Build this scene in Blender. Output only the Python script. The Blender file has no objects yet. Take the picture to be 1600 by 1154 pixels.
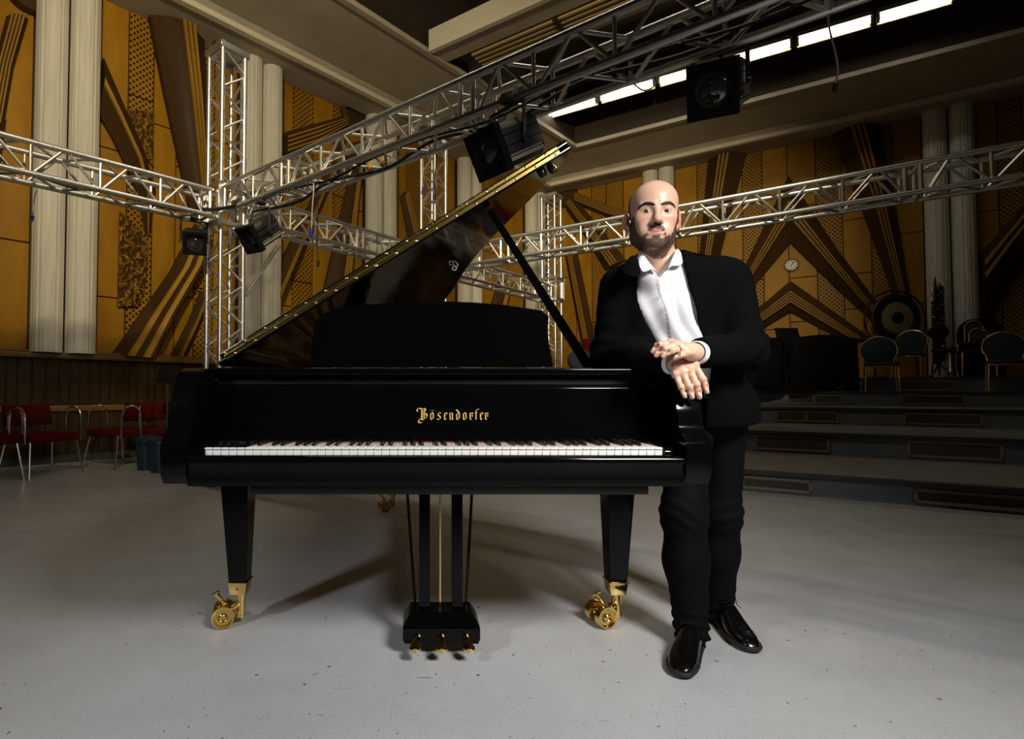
import bpy, bmesh, math, random
import numpy as np
from mathutils import Vector, Matrix
random.seed(4)
R = math.radians
SC = bpy.context.scene
COL = SC.collection
# ---------------------------------------------------------------- camera
FPX, PXC, PYC, HC, PITCH = 850.0, 660.0, 586.5, 0.88, math.atan(0.03)
cam_d = bpy.data.cameras.new('camera')
cam_d.sensor_fit = 'HORIZONTAL'; cam_d.sensor_width = 36.0
cam_d.lens = 36.0 * FPX / 1600.0
cam_d.shift_x = (800 - PXC) / 1600.0
cam_d.shift_y = (PYC - 577) / 1600.0
cam_d.clip_start = 0.05
cam = bpy.data.objects.new('camera', cam_d); COL.objects.link(cam)
cam.location = (0, 0, HC); cam.rotation_euler = (R(90) + PITCH, 0, 0)
SC.camera = cam
# ---------------------------------------------------------------- light
W = bpy.data.worlds.new('hall_air'); SC.world = W; W.use_nodes = True
bg = W.node_tree.nodes['Background']; bg.inputs[0].default_value = (0.9, 0.8, 0.62, 1); bg.inputs[1].default_value = 0.006
def area(name, loc, target, size, power, col=(1, 1, 1), size_y=None, spread=180):
    l = bpy.data.lights.new(name, 'AREA'); l.energy = power; l.color = col
    l.shape = 'RECTANGLE'; l.size = size; l.size_y = size_y or size; l.spread = R(spread)
    o = bpy.data.objects.new(name, l); COL.objects.link(o)
    o.location = loc
    o.rotation_euler = (Vector(target) - Vector(loc)).to_track_quat('-Z', 'Y').to_euler()
    return o
def spot(name, loc, target, power, col, angle, blend=0.6, radius=0.15):
    l = bpy.data.lights.new(name, 'SPOT'); l.energy = power; l.color = col
    l.spot_size = R(angle); l.spot_blend = blend; l.shadow_soft_size = radius
    o = bpy.data.objects.new(name, l); COL.objects.link(o)
    o.location = loc
    o.rotation_euler = (Vector(target) - Vector(loc)).to_track_quat('-Z', 'Y').to_euler()
    return o
# studio strobes of the portrait, right and left of the camera
area('key_softbox', (1.53, -0.30, 2.45), (0.6, 1.9, 0.6), 0.64, 29, (1.0, 0.975, 0.94), spread=88)
area('fill_softbox', (-2.1, 0.1, 2.1), (-0.2, 1.9, 0.1), 0.25, 6.5, (0.93, 0.97, 1.0), spread=84)
area('ceiling_batten', (0.3, 3.75, 6.6), (0.3, 3.75, 0), 5.5, 50, (1.0, 0.90, 0.68), 0.12).rotation_euler = (0, 0, math.atan2(-1.0, 1.22))
# hall floods above the trusses, behind and over the camera
spot('hall_flood', (-1.0, 0.6, 5.0), (-2.2, 9.0, 4.2), 1150, (1.0, 0.84, 0.56), 84, 0.7, 0.2)
spot('hall_flood', (0.8, 0.6, 5.2), (4.4, 12.0, 3.2), 2600, (1.0, 0.84, 0.56), 46, 0.8, 0.2)
SC.view_settings.view_transform = 'Standard'; SC.view_settings.look = 'None'
SC.view_settings.gamma = 1.0; SC.view_settings.use_curve_mapping = False
SC.view_settings.exposure = 0.0
# ---------------------------------------------------------------- geometry helpers
def ray(px, py):
    u = (px - PXC) / FPX; v = (PYC - py) / FPX
    return Vector((u, math.cos(PITCH) - v * math.sin(PITCH), math.sin(PITCH) + v * math.cos(PITCH)))
def at(px, py, Y):
    d = ray(px, py); t = Y / d.y
    return Vector((d.x * t, Y, HC + d.z * t))
def floor_at(px, py, z=0.0):
    d = ray(px, py); t = (z - HC) / d.z
    return Vector((d.x * t, d.y * t, z))
class MB:
    """collects vertices and faces of one mesh"""
    def __init__(s): s.v = []; s.f = []
    def add(s, vs, fs):
        n = len(s.v); s.v += [tuple(p) for p in vs]; s.f += [tuple(i + n for i in f) for f in fs]; return s
    def box(s, lo, hi):
        x0, y0, z0 = lo; x1, y1, z1 = hi
        return s.add([(x0,y0,z0),(x1,y0,z0),(x1,y1,z0),(x0,y1,z0),(x0,y0,z1),(x1,y0,z1),(x1,y1,z1),(x0,y1,z1)],
                     [(0,3,2,1),(4,5,6,7),(0,1,5,4),(1,2,6,5),(2,3,7,6),(3,0,4,7)])
    def hexa(s, a, b):
        """a, b: two quads of four points each (bottom, top)"""
        return s.add(list(a) + list(b), [(0,3,2,1),(4,5,6,7),(0,1,5,4),(1,2,6,5),(2,3,7,6),(3,0,4,7)])
    def tube(s, pts, r, n=8, cap=True):
        pts = [Vector(p) for p in pts]; m = len(pts)
        rs = r if isinstance(r, (list, tuple)) else [r] * m
        t0 = (pts[1] - pts[0]).normalized()
        up = Vector((0, 0, 1)) if abs(t0.z) < 0.9 else Vector((1, 0, 0))
        a = t0.cross(up).normalized(); vs = []
        for i, p in enumerate(pts):
            t = (pts[min(i + 1, m - 1)] - pts[max(i - 1, 0)]).normalized()
            a = (a - t * a.dot(t)).normalized(); b = t.cross(a)
            for k in range(n):
                w = 2 * math.pi * k / n
                vs.append(p + a * (math.cos(w) * rs[i]) + b * (math.sin(w) * rs[i]))
        fs = [(i*n+k, i*n+(k+1) % n, (i+1)*n+(k+1) % n, (i+1)*n+k) for i in range(m - 1) for k in range(n)]
        if cap: fs += [tuple(range(n - 1, -1, -1)), tuple((m - 1) * n + k for k in range(n))]
        return s.add(vs, fs)
    def lathe(s, prof, c, axis=(0, 0, 1), n=24, ref=None):
        """prof: (radius, height along axis)"""
        ax = Vector(axis).normalized()
        a = Vector(ref) if ref else ax.cross(Vector((0, 0, 1)) if abs(ax.z) < 0.9 else Vector((1, 0, 0)))
        a.normalize(); b = ax.cross(a); c = Vector(c); vs = []
        for (r, h) in prof:
            for k in range(n):
                w = 2 * math.pi * k / n
                vs.append(c + ax * h + a * (r * math.cos(w)) + b * (r * math.sin(w)))
        m = len(prof)
        fs = [(i*n+k, i*n+(k+1) % n, (i+1)*n+(k+1) % n, (i+1)*n+k) for i in range(m - 1) for k in range(n)]
        fs += [tuple(range(n - 1, -1, -1)), tuple((m - 1) * n + k for k in range(n))]
        return s.add(vs, fs)
    def prism(s, poly, d0, d1, place):
        """poly of 2-D points, extruded between depths d0, d1; place(a, b, d) -> 3-D"""
        n = len(poly)
        vs = [place(a, b, d0) for a, b in poly] + [place(a, b, d1) for a, b in poly]
        fs = [tuple(range(n)), tuple(range(2 * n - 1, n - 1, -1))]
        fs += [(i, (i + 1) % n + 0, (i + 1) % n + n, i + n)[::-1] for i in range(n)]
        return s.add(vs, fs)
    def grid(s, rows, close=False):
        """rows of points, lofted"""
        n = len(rows[0]); vs = [p for r in rows for p in r]; fs = []
        for i in range(len(rows) - 1):
            for k in range(n if close else n - 1):
                fs.append((i*n+k, i*n+(k+1) % n, (i+1)*n+(k+1) % n, (i+1)*n+k))
        return s.add(vs, fs)
    def build(s, name, mat, parent=None, smooth=False, bevel=0.0, seg=2, fix=True, angle=40):
        me = bpy.data.meshes.new(name); me.from_pydata(s.v, [], s.f); me.update()
        bm = bmesh.new(); bm.from_mesh(me)
        if fix: bmesh.ops.recalc_face_normals(bm, faces=bm.faces)
        if bevel > 0:
            es = [e for e in bm.edges if len(e.link_faces) == 2 and e.calc_face_angle(0) > R(25)]
            bmesh.ops.bevel(bm, geom=es, offset=bevel, segments=seg, profile=0.5, affect='EDGES', clamp_overlap=True)
        bm.to_mesh(me); bm.free()
        if smooth or bevel > 0:
            me.polygons.foreach_set('use_smooth', [True] * len(me.polygons))
            me.set_sharp_from_angle(angle=R(angle))
        if mat: me.materials.append(mat)
        o = link(name, me, parent)
        if bevel > 0 and mat and mat.name == 'black_lacquer':
            wn = o.modifiers.new('normals', 'WEIGHTED_NORMAL'); wn.keep_sharp = True; wn.weight = 100
        return o
LOCAL = set()                            # names of parents whose children carry local coordinates
def world_of(o):
    return o.matrix_basis.copy() if o.parent is None else world_of(o.parent) @ o.matrix_parent_inverse @ o.matrix_basis
def adopt(o, parent):
    if parent is None: return o
    o.parent = parent
    if parent.name in LOCAL: LOCAL.add(o.name)
    else: o.matrix_parent_inverse = world_of(parent).inverted()
    return o
def link(name, data, parent=None):
    o = bpy.data.objects.new(name, data); COL.objects.link(o)
    return adopt(o, parent)
def tag(o, label=None, cat=None, group=None, kind=None):
    if label: o['label'] = label
    if cat: o['category'] = cat
    if group: o['group'] = group
    if kind: o['kind'] = kind
    return o
def empty(name, loc=(0, 0, 0), rz=0.0, local=False):
    o = bpy.data.objects.new(name, None); COL.objects.link(o)
    o.location = loc; o.rotation_euler = (0, 0, rz); o.empty_display_size = 0.1
    if local: LOCAL.add(o.name)          # children carry coordinates relative to this empty
    return o
def copy_tree(o, parent=None):
    c = o.copy(); COL.objects.link(c)
    if parent is not None: c.parent = parent
    for ch in o.children: copy_tree(ch, c)
    return c
# unit rod shared by all straight round bars
_rods = {}
def rod(name, a, b, r, mat, parent, n=8):
    key = (n, mat.name)
    if key not in _rods:
        m = MB(); m.lathe([(1, 0), (1, 1)], (0, 0, 0), (0, 0, 1), n); o = m.build('rod', mat, smooth=True)
        _rods[key] = o.data; bpy.data.objects.remove(o)
    o = bpy.data.objects.new(name, _rods[key]); COL.objects.link(o)
    a = Vector(a); b = Vector(b); d = b - a
    o.matrix_basis = Matrix.Translation(a) @ d.to_track_quat('Z', 'Y').to_matrix().to_4x4() @ Matrix.Diagonal((r, r, d.length, 1))
    adopt(o, parent)
    return o
# ---------------------------------------------------------------- materials
MATS = {}
def mat(name, col, rough=0.5, metal=0.0, spec=0.5, coat=0.0, coat_rough=0.03):
    m = bpy.data.materials.new(name); m.use_nodes = True
    b = m.node_tree.nodes['Principled BSDF']
    b.inputs['Base Color'].default_value = (*col, 1); b.inputs['Roughness'].default_value = rough
    b.inputs['Metallic'].default_value = metal; b.inputs['Specular IOR Level'].default_value = spec
    b.inputs['Coat Weight'].default_value = coat; b.inputs['Coat Roughness'].default_value = coat_rough
    MATS[name] = m
    return m
class NT:
    """small node-tree helper"""
    def __init__(s, m): s.m = m; s.t = m.node_tree; s.b = s.t.nodes['Principled BSDF']
    def n(s, typ, **kw):
        nd = s.t.nodes.new(typ)
        for k, v in kw.items(): setattr(nd, k, v)
        return nd
    def set(s, sock, v):
        if hasattr(v, 'is_linked') or hasattr(v, 'links'): s.t.links.new(v, sock)
        else: sock.default_value = v
    def coord(s, kind='Object', scale=(1, 1, 1)):
        c = s.n('ShaderNodeTexCoord'); mp = s.n('ShaderNodeMapping'); mp.inputs['Scale'].default_value = scale
        s.t.links.new(c.outputs[kind], mp.inputs['Vector']); return mp.outputs['Vector']
    def noise(s, vec, scale, detail=4, rough=0.55, dist=0.0):
        nd = s.n('ShaderNodeTexNoise'); s.t.links.new(vec, nd.inputs['Vector'])
        nd.inputs['Scale'].default_value = scale; nd.inputs['Detail'].default_value = detail
        nd.inputs['Roughness'].default_value = rough; nd.inputs['Distortion'].default_value = dist
        return nd.outputs['Fac']
    def ramp(s, fac, stops):
        nd = s.n('ShaderNodeValToRGB'); s.set(nd.inputs['Fac'], fac); e = nd.color_ramp.elements
        while len(e) < len(stops): e.new(0.5)
        for el, (p, c) in zip(e, stops):
            el.position = p; el.color = (*c, 1) if len(c) == 3 else c
        return nd.outputs['Color']
    def math(s, op, a, b=0.0, c=None):
        nd = s.n('ShaderNodeMath', operation=op); s.set(nd.inputs[0], a); s.set(nd.inputs[1], b)
        if c is not None: s.set(nd.inputs[2], c)
        return nd.outputs[0]
    def mix(s, fac, a, b, blend='MIX'):
        nd = s.n('ShaderNodeMix', data_type='RGBA', blend_type=blend)
        s.set(nd.inputs[0], fac)
        for sock, v in ((nd.inputs[6], a), (nd.inputs[7], b)):
            if isinstance(v, tuple): sock.default_value = (*v, 1) if len(v) == 3 else v
            else: s.t.links.new(v, sock)
        return nd.outputs[2]
    def xyz(s, vec):
        nd = s.n('ShaderNodeSeparateXYZ'); s.t.links.new(vec, nd.inputs[0]); return nd.outputs
    def color(s, v): s.t.links.new(v, s.b.inputs['Base Color'])
    def rough(s, v): s.set(s.b.inputs['Roughness'], v)
    def bump(s, h, strength=0.3, dist=0.01):
        nd = s.n('ShaderNodeBump'); nd.inputs['Strength'].default_value = strength; nd.inputs['Distance'].default_value = dist
        s.t.links.new(h, nd.inputs['Height']); s.t.links.new(nd.outputs['Normal'], s.b.inputs['Normal'])
G3 = lambda v: (v, v, v)
# floor: worn grey floor paint, scuffed and scratched
M_floor = mat('floor_paint', (0.3, 0.3, 0.29), 0.38)
t = NT(M_floor); v = t.coord('Object')
big = t.noise(v, 0.7, 4, 0.6); mid = t.noise(v, 5.0, 5, 0.65); fine = t.noise(v, 170, 3, 0.7); spk = t.noise(v, 38, 2, 0.5)
c = t.ramp(big, [(0.3, (0.40, 0.405, 0.41)), (0.72, (0.52, 0.525, 0.53))])
c = t.mix(t.math('MULTIPLY', t.ramp(mid, [(0.35, G3(0)), (0.75, G3(1))]), 0.35), c, (0.56, 0.56, 0.56))
c = t.mix(t.ramp(fine, [(0.56, G3(0)), (0.70, G3(0.65))]), c, (0.14, 0.14, 0.14))
c = t.mix(t.ramp(spk, [(0.70, G3(0)), (0.74, G3(0.9))]), c, (0.09, 0.075, 0.06))
vs = t.coord('Object', (1.2, 9.0, 1)); scr = t.noise(vs, 2.1, 6, 0.7, 1.5)
c = t.mix(t.ramp(scr, [(0.69, G3(0)), (0.715, G3(0.7))]), c, (0.14, 0.135, 0.12))
t.color(c)
t.rough(t.ramp(mid, [(0.3, G3(0.26)), (0.7, G3(0.44))]))
t.bump(t.math('ADD', fine, t.math('MULTIPLY', mid, 0.8)), 0.22, 0.004)
M_step = mat('step_paint', (0.19, 0.185, 0.17), 0.5)
t = NT(M_step); v = t.coord('Object'); n1 = t.noise(v, 3, 5, 0.6)
t.color(t.ramp(n1, [(0.3, (0.15, 0.145, 0.13)), (0.7, (0.23, 0.225, 0.205))])); t.bump(t.noise(v, 90, 3), 0.2, 0.003)
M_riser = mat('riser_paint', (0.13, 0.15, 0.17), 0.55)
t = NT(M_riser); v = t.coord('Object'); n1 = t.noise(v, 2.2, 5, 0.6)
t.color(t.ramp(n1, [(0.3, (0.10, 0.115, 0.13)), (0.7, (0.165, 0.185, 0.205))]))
M_nosing = mat('step_nosing', (0.035, 0.032, 0.028), 0.5)
M_grille_frame = mat('grille_frame', (0.22, 0.19, 0.12), 0.5)
M_grille = mat('grille_mesh', (0.1, 0.09, 0.06), 0.6)
t = NT(M_grille); v = t.xyz(t.coord('Object', (420, 420, 420)))
h = t.math('MULTIPLY', t.math('SINE', v[0]), t.math('SINE', v[2]))
t.color(t.ramp(h, [(0.1, (0.02, 0.018, 0.013)), (0.5, (0.17, 0.15, 0.1))]))
# wall panels: honey-ochre stained panels
def ochre(name, c0, c1, rough=0.45, dots=False, carve=False):
    m = mat(name, c0, rough, spec=0.14); t = NT(m); v = t.coord('Object', (1.0, 1.0, 0.35))
    n1 = t.noise(v, 1.7, 6, 0.62, 0.8); gr = t.noise(t.coord('Object', (60, 60, 4)), 1.0, 3, 0.6)
    c = t.ramp(n1, [(0.28, c0), (0.75, c1)])
    c = t.mix(t.math('MULTIPLY', gr, 0.25), c, tuple(k * 0.6 for k in c0))
    if dots:
        s = t.xyz(t.coord('Object', (1, 1, 1))); p = 0.085
        def cell(off):
            a = t.math('SUBTRACT', t.math('FRACT', t.math('ADD', t.math('DIVIDE', s[0], p), off)), 0.5)
            b = t.math('SUBTRACT', t.math('FRACT', t.math('ADD', t.math('DIVIDE', s[2], p), off)), 0.5)
            return t.math('SQRT', t.math('ADD', t.math('MULTIPLY', a, a), t.math('MULTIPLY', b, b)))
        d = t.math('MINIMUM', cell(0.0), cell(0.5))
        hole = t.ramp(d, [(0.15, G3(1)), (0.21, G3(0))])
        c = t.mix(hole, c, (0.012, 0.008, 0.004))
        t.bump(t.math('SUBTRACT', 1.0, hole), 0.8, 0.02)
    elif carve:
        vo = t.n('ShaderNodeTexVoronoi', feature='SMOOTH_F1'); vv = t.coord('Object', (1, 1, 0.75))
        w = t.n('ShaderNodeTexNoise'); t.t.links.new(vv, w.inputs['Vector']); w.inputs['Scale'].default_value = 12; w.inputs['Detail'].default_value = 3
        wv = t.n('ShaderNodeVectorMath', operation='MULTIPLY_ADD'); t.t.links.new(w.outputs['Color'], wv.inputs[0]); wv.inputs[1].default_value = (0.09, 0.09, 0.09); t.t.links.new(vv, wv.inputs[2])
        t.t.links.new(wv.outputs[0], vo.inputs['Vector']); vo.inputs['Scale'].default_value = 24
        hh = t.ramp(vo.outputs['Distance'], [(0.12, G3(0.25)), (0.3, G3(1)), (0.55, G3(0.0))])
        c = t.mix(hh, (0.06, 0.026, 0.004), c); t.bump(hh, 1.0, 0.05)
    else:
        t.bump(gr, 0.12, 0.004)
    t.color(c); t.rough(t.ramp(n1, [(0.3, G3(rough - 0.08)), (0.7, G3(rough + 0.1))])); return m
M_panel = ochre('ochre_panel', (0.25, 0.112, 0.005), (0.47, 0.235, 0.014))
M_perf = ochre('perforated_ochre', (0.25, 0.112, 0.006), (0.42, 0.21, 0.014), dots=True)
M_carve = ochre('carved_ochre', (0.48, 0.23, 0.03), (0.56, 0.30, 0.05), carve=True)
M_rib = ochre('rib_brown', (0.045, 0.022, 0.006), (0.080, 0.040, 0.010), 0.55)
M_flute = ochre('flute_gold', (0.34, 0.175, 0.02), (0.46, 0.25, 0.03), 0.4)
M_wallback = mat('wall_recess', (0.035, 0.018, 0.006), 0.7)
M_wood = ochre('slat_wood', (0.032, 0.017, 0.004), (0.065, 0.036, 0.009), 0.42)
M_rail = ochre('rail_wood', (0.13, 0.068, 0.016), (0.19, 0.10, 0.024), 0.4)
# columns and ceiling
M_column = mat('column_plaster', (0.62, 0.58, 0.48), 0.7)
t = NT(M_column); v = t.coord('Object', (7, 7, 0.5)); n1 = t.noise(v, 3, 4, 0.6)
t.color(t.ramp(n1, [(0.3, (0.55, 0.515, 0.42)), (0.7, (0.70, 0.66, 0.56))])); t.bump(n1, 0.25, 0.01)
M_ceil = mat('ceiling_plaster', (0.42, 0.37, 0.28), 0.85)
t = NT(M_ceil); v = t.coord('Object'); n1 = t.noise(v, 1.5, 5, 0.6)
t.color(t.ramp(n1, [(0.3, (0.36, 0.315, 0.235)), (0.7, (0.46, 0.41, 0.31))])); t.bump(t.noise(v, 60, 3), 0.25, 0.006)
M_lip = mat('cornice_lip', (0.66, 0.6, 0.46), 0.7)
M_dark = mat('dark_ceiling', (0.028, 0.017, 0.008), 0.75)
M_louvre = mat('louvre_slat', (0.42, 0.31, 0.13), 0.45)
M_black = mat('black_metal', (0.012, 0.012, 0.012), 0.5)
M_blackmatt = mat('black_matt', (0.0035, 0.0035, 0.0035), 0.85, spec=0.15)
M_alu = mat('aluminium', (0.72, 0.70, 0.66), 0.34, 1.0)
t = NT(M_alu); v = t.coord('Generated', (3, 3, 30)); t.rough(t.ramp(t.noise(v, 6, 4), [(0.3, G3(0.26)), (0.7, G3(0.5))]))
M_steelbox = mat('lamp_housing', (0.018, 0.017, 0.014), 0.5, 0.2)
M_strip = mat('lamp_strip', (0.42, 0.38, 0.3), 0.4, 0.4)
M_lens = mat('lamp_lens', (0.022, 0.022, 0.02), 0.05, 0.0, 0.8, 1.0)
M_cable = mat('black_cable', (0.01, 0.01, 0.01), 0.55)
M_white_cable = mat('pale_cable', (0.55, 0.5, 0.45), 0.5)
M_blue = mat('blue_plug', (0.01, 0.03, 0.42), 0.4)
M_orange = mat('yellow_plug', (0.7, 0.36, 0.02), 0.4)
M_chrome = mat('chrome_tube', (0.8, 0.77, 0.7), 0.18, 1.0)
M_goldtube = mat('brass_tube', (0.75, 0.55, 0.22), 0.25, 1.0)
M_red = mat('red_fabric', (0.20, 0.012, 0.010), 0.9, spec=0.1)
t = NT(M_red); v = t.coord('Object'); n1 = t.noise(v, 60, 4); t.color(t.ramp(n1, [(0.3, (0.045, 0.002, 0.0018)), (0.7, (0.085, 0.004, 0.003))])); t.bump(n1, 0.3, 0.003)
M_navy = mat('navy_fabric', (0.012, 0.02, 0.035), 0.85)
M_bluecrate = mat('blue_plastic', (0.012, 0.032, 0.055), 0.5)
# piano
M_lacquer = mat('black_lacquer', (0.002, 0.002, 0.0022), 0.06, 0.0, 0.22)
t = NT(M_lacquer); v = t.coord('Object'); t.rough(t.ramp(t.noise(v, 14, 4, 0.6), [(0.35, G3(0.04)), (0.8, G3(0.11))]))
M_satin = mat('black_satin', (0.006, 0.006, 0.006), 0.3)
M_brass = mat('polished_brass', (0.86, 0.62, 0.22), 0.16, 1.0)
t = NT(M_brass); v = t.coord('Object'); t.rough(t.ramp(t.noise(v, 30, 4), [(0.35, G3(0.10)), (0.75, G3(0.26))]))
M_brass_dull = mat('hinge_brass', (0.50, 0.35, 0.10), 0.22, 1.0)
M_screw = mat('screw_brass', (0.95, 0.78, 0.4), 0.2, 1.0)
M_plate = mat('gold_plate', (0.55, 0.30, 0.09), 0.3, 0.85)
M_strings = mat('string_copper', (0.6, 0.33, 0.2), 0.3, 1.0)
M_sound = mat('soundboard_spruce', (0.42, 0.24, 0.09), 0.35, coat=0.3)
M_ivory = mat('ivory_key', (0.86, 0.84, 0.80), 0.22)
M_ivory_front = mat('ivory_key_front', (0.86, 0.83, 0.80), 0.35)
M_ebony = mat('ebony_key', (0.006, 0.006, 0.006), 0.3)
M_felt = mat('red_felt', (0.28, 0.03, 0.015), 0.9)
M_goldleaf = mat('gold_leaf', (0.80, 0.52, 0.14), 0.4, 0.25)
M_tube = mat('lamp_glow', (1, 1, 1), 0.5)
b = M_tube.node_tree.nodes['Principled BSDF']; b.inputs['Emission Color'].default_value = (1.0, 0.93, 0.8, 1); b.inputs['Emission Strength'].default_value = 14
M_dial = mat('clock_dial', (0.62, 0.56, 0.45), 0.5)
M_bronze = mat('gong_bronze', (0.5, 0.38, 0.2), 0.4, 0.35)
t = NT(M_bronze); v = t.coord('Object'); n1 = t.noise(v, 20, 4); t.color(t.ramp(n1, [(0.3, (0.38, 0.28, 0.14)), (0.7, (0.58, 0.45, 0.25))])); t.bump(n1, 0.3, 0.01)
# ================================================================ the setting
def struct(o): o['kind'] = 'structure'; return o
fl = MB(); fl.add([(-14, -6, 0), (18, -6, 0), (18, 22, 0), (-14, 22, 0)], [(0, 1, 2, 3)])
floor = struct(fl.build('floor', M_floor))
# wall lines: a point, a unit direction along the wall (towards the corner) and the inward normal
def unit(x, y): l = math.hypot(x, y); return Vector((x / l, y / l, 0))
LW0, LWD = Vector((-4.31, 7.19, 0)), unit(0.988, 1.0)
LWN = Vector((LWD.y, -LWD.x, 0))                 # into the room
RW0, RWD = Vector((7.0, 12.14, 0)), unit(1.462, -1.0)   # from the corner towards the right
RWN = Vector((RWD.y, -RWD.x, 0))
# corner = intersection of both wall lines
_A = np.array([[LWD.x, -RWD.x], [LWD.y, -RWD.y]]); _s = np.linalg.solve(_A, np.array([(RW0 - LW0).x, (RW0 - LW0).y]))
CORNER = LW0 + LWD * float(_s[0])
class Wall:
    """local axes: x along the wall away from the corner-origin, -y into the room, z up"""
    def __init__(s, origin, d, nrm): s.o, s.d, s.n = origin, d, nrm
    def uz(s, px, py, off=0.0):
        """where the sight line through a photo pixel meets the wall (off metres in front of it)"""
        r = ray(px, py); c = Vector((0, 0, HC)); p0 = s.o + s.n * off
        t = (p0 - c).dot(s.n) / r.dot(s.n); p = c + r * t
        return ((p - s.o).dot(s.d), p.z)
    def matrix(s):
        m = Matrix.Identity(4)
        m.col[0][:3] = s.d; m.col[1][:3] = -s.n; m.col[2][:3] = (0, 0, 1); m.col[3][:3] = s.o
        return m
WLo = Wall(CORNER - LWD * 14.0, LWD, LWN)
WRo = Wall(CORNER, RWD, RWN)
LLEN, RLEN, HTOP = 14.0, 11.0, 6.16
def make_wall(name, w, length):
    m = MB(); m.box((-0.3, 0.0, 0), (length + 0.3, 0.35, 7.6))
    o = m.build(name, M_wallback); o.matrix_basis = w.matrix(); LOCAL.add(o.name)
    return struct(o)
wall_left = make_wall('wall_left', WLo, LLEN)
wall_right = make_wall('wall_right', WRo, RLEN)
def panel(wall, u0, u1, z0, z1, m, th=0.05, name='panel'):
    b = MB(); g = 0.007
    b.box((u0 + g, -th, z0 + g), (u1 - g, 0.0, z1 - g))
    return b.build(name, m, wall, bevel=0.006, seg=1)
def rib(wall, ea, eb, h=0.20, nfl=3, peak=0.45, fspan=(0.38, 0.62), mats=None):
    """tapering trough rib; ea, eb: its two long edges as lists of (u, z)"""
    n = 9; prof = [(0, 0.0), (0.0, 0.35), (peak * 0.55, 0.82), (fspan[0], 1.0), (fspan[1], 1.0), (1 - (1 - peak) * 0.55, 0.80), (1.0, 0.35), (1, 0.0)]
    def P(i, s, k): 
        a = ea[i]; b = eb[i]; wd = math.hypot(a[0] - b[0], a[1] - b[1])
        return (a[0] + (b[0] - a[0]) * s, -0.04 - k * min(h, wd * 0.55), a[1] + (b[1] - a[1]) * s)
    m = MB(); rows = [[P(i, s, k) for s, k in prof] for i in range(len(ea))]
    m.grid(rows); nn = len(prof)
    m.f.append(tuple(range(nn))); m.f.append(tuple((len(ea) - 1) * nn + k for k in range(nn - 1, -1, -1)))
    o = m.build('rib', M_rib, wall, smooth=True, angle=28)
    for j in range(nfl):
        s0 = fspan[0] + (fspan[1] - fspan[0]) * (j + 0.5) / nfl; w = (fspan[1] - fspan[0]) / nfl * 0.30
        f = MB(); f.grid([[P(i, s0 - w, 0.98), P(i, s0 - w * 0.5, 1.13), P(i, s0 + w * 0.5, 1.13), P(i, s0 + w, 0.98)] for i in range(len(ea))])
        f.build('flute', M_flute, o, smooth=True, angle=60)
    return o
# ---- column pairs standing before the walls
def column_pair(wall, u, r=0.17, gap=0.36, off=0.2, z0=0.0, z1=6.3):
    for s in (-1, 1):
        m = MB(); n = 44; rows = []
        for z in (z0, z1):
            row = []
            for k in range(n):
                w = 2 * math.pi * k / n; rr = r * (1.0 - 0.045 * (1 if k % 4 in (0,) else 0) - (0.02 if k % 4 == 2 else 0))
                row.append((u + s * gap / 2 + rr * math.cos(w), -off + rr * math.sin(w), z))
            rows.append(row)
        m.grid(rows, close=True); m.f.append(tuple(range(n))); m.f.append(tuple(n + k for k in range(n)))
        m.build('column', M_column, wall, smooth=True, angle=22)
U = lambda w, px, py=500, off=0.0: w.uz(px, py, off)[0]
lcols = [U(WLo, 105, 300, 0.24), U(WLo, 410, 300, 0.24), U(WLo, 598, 300, 0.24), U(WLo, 736, 300, 0.24), U(WLo, 838, 300, 0.24)]
lcols = [lcols[0] - 2.75] + lcols
for u in lcols: column_pair(wall_left, u, z0=1.36)
rcols = [U(WRo, 1028, 300, 0.24), U(WRo, 1484, 300, 0.24)]
rcols.append(rcols[1] + (rcols[1] - rcols[0]))
for u in rcols: column_pair(wall_right, u, z0=0.9)
# ---- bays: panel strips between columns
_jr = random.Random(11)
def bay(wall, us, z0, zs, perf=(), top=HTOP):
    for i in range(len(us) - 1):
        own = sorted(z + _jr.uniform(-0.4, 0.4) for z in zs if _jr.random() < 0.75)
        cuts = [z0] + [z for z in own if z0 + 0.2 < z < top - 0.2] + [top]
        for a, b in zip(cuts, cuts[1:]):
            panel(wall, us[i], us[i + 1], a, b, M_perf if (i in perf) else M_panel)
def lp(*pts, off=0.0): return [WLo.uz(x, y, off) for x, y in pts]
def rp(*pts, off=0.0): return [WRo.uz(x, y, off) for x, y in pts]
UL = lambda px, py=330: U(WLo, px, py); UR = lambda px, py=330: U(WRo, px, py)
ZW = 1.36
hw = 0.34
bay(wall_left, [lcols[0] + hw, lcols[0] + 1.0, lcols[0] + 1.6, lcols[1] - hw], ZW, [2.6, 4.2], perf=(1,))
bay(wall_left, [lcols[1] + hw, UL(196), UL(236), UL(272), UL(302), UL(332), lcols[2] - hw], ZW, [2.3, 3.9, 4.9], perf=(1, 4))
bay(wall_left, [lcols[2] + hw, UL(455), UL(487), UL(518), UL(545), lcols[3] - hw], ZW, [2.5, 4.1], perf=(1, 3))
bay(wall_left, [lcols[3] + hw, UL(632), UL(655), UL(676), UL(698), lcols[4] - hw], ZW, [2.2, 3.4, 4.6], perf=(1,))
bay(wall_left, [lcols[4] + hw, UL(776), UL(795), lcols[5] - hw], ZW, [3.0, 4.6])
bay(wall_right, [0.25, UR(900), UR(925), UR(948), UR(975), rcols[0] - hw], 0.8, [2.6, 4.1], perf=(2, 3))
bay(wall_right, [rcols[0] + hw, UR(1090), UR(1109), UR(1160), UR(1192), UR(1231), UR(1275), UR(1316), UR(1360), UR(1396), rcols[1] - hw], 0.8, [2.4, 3.55, 4.75], perf=(1, 3, 6, 8))
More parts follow.
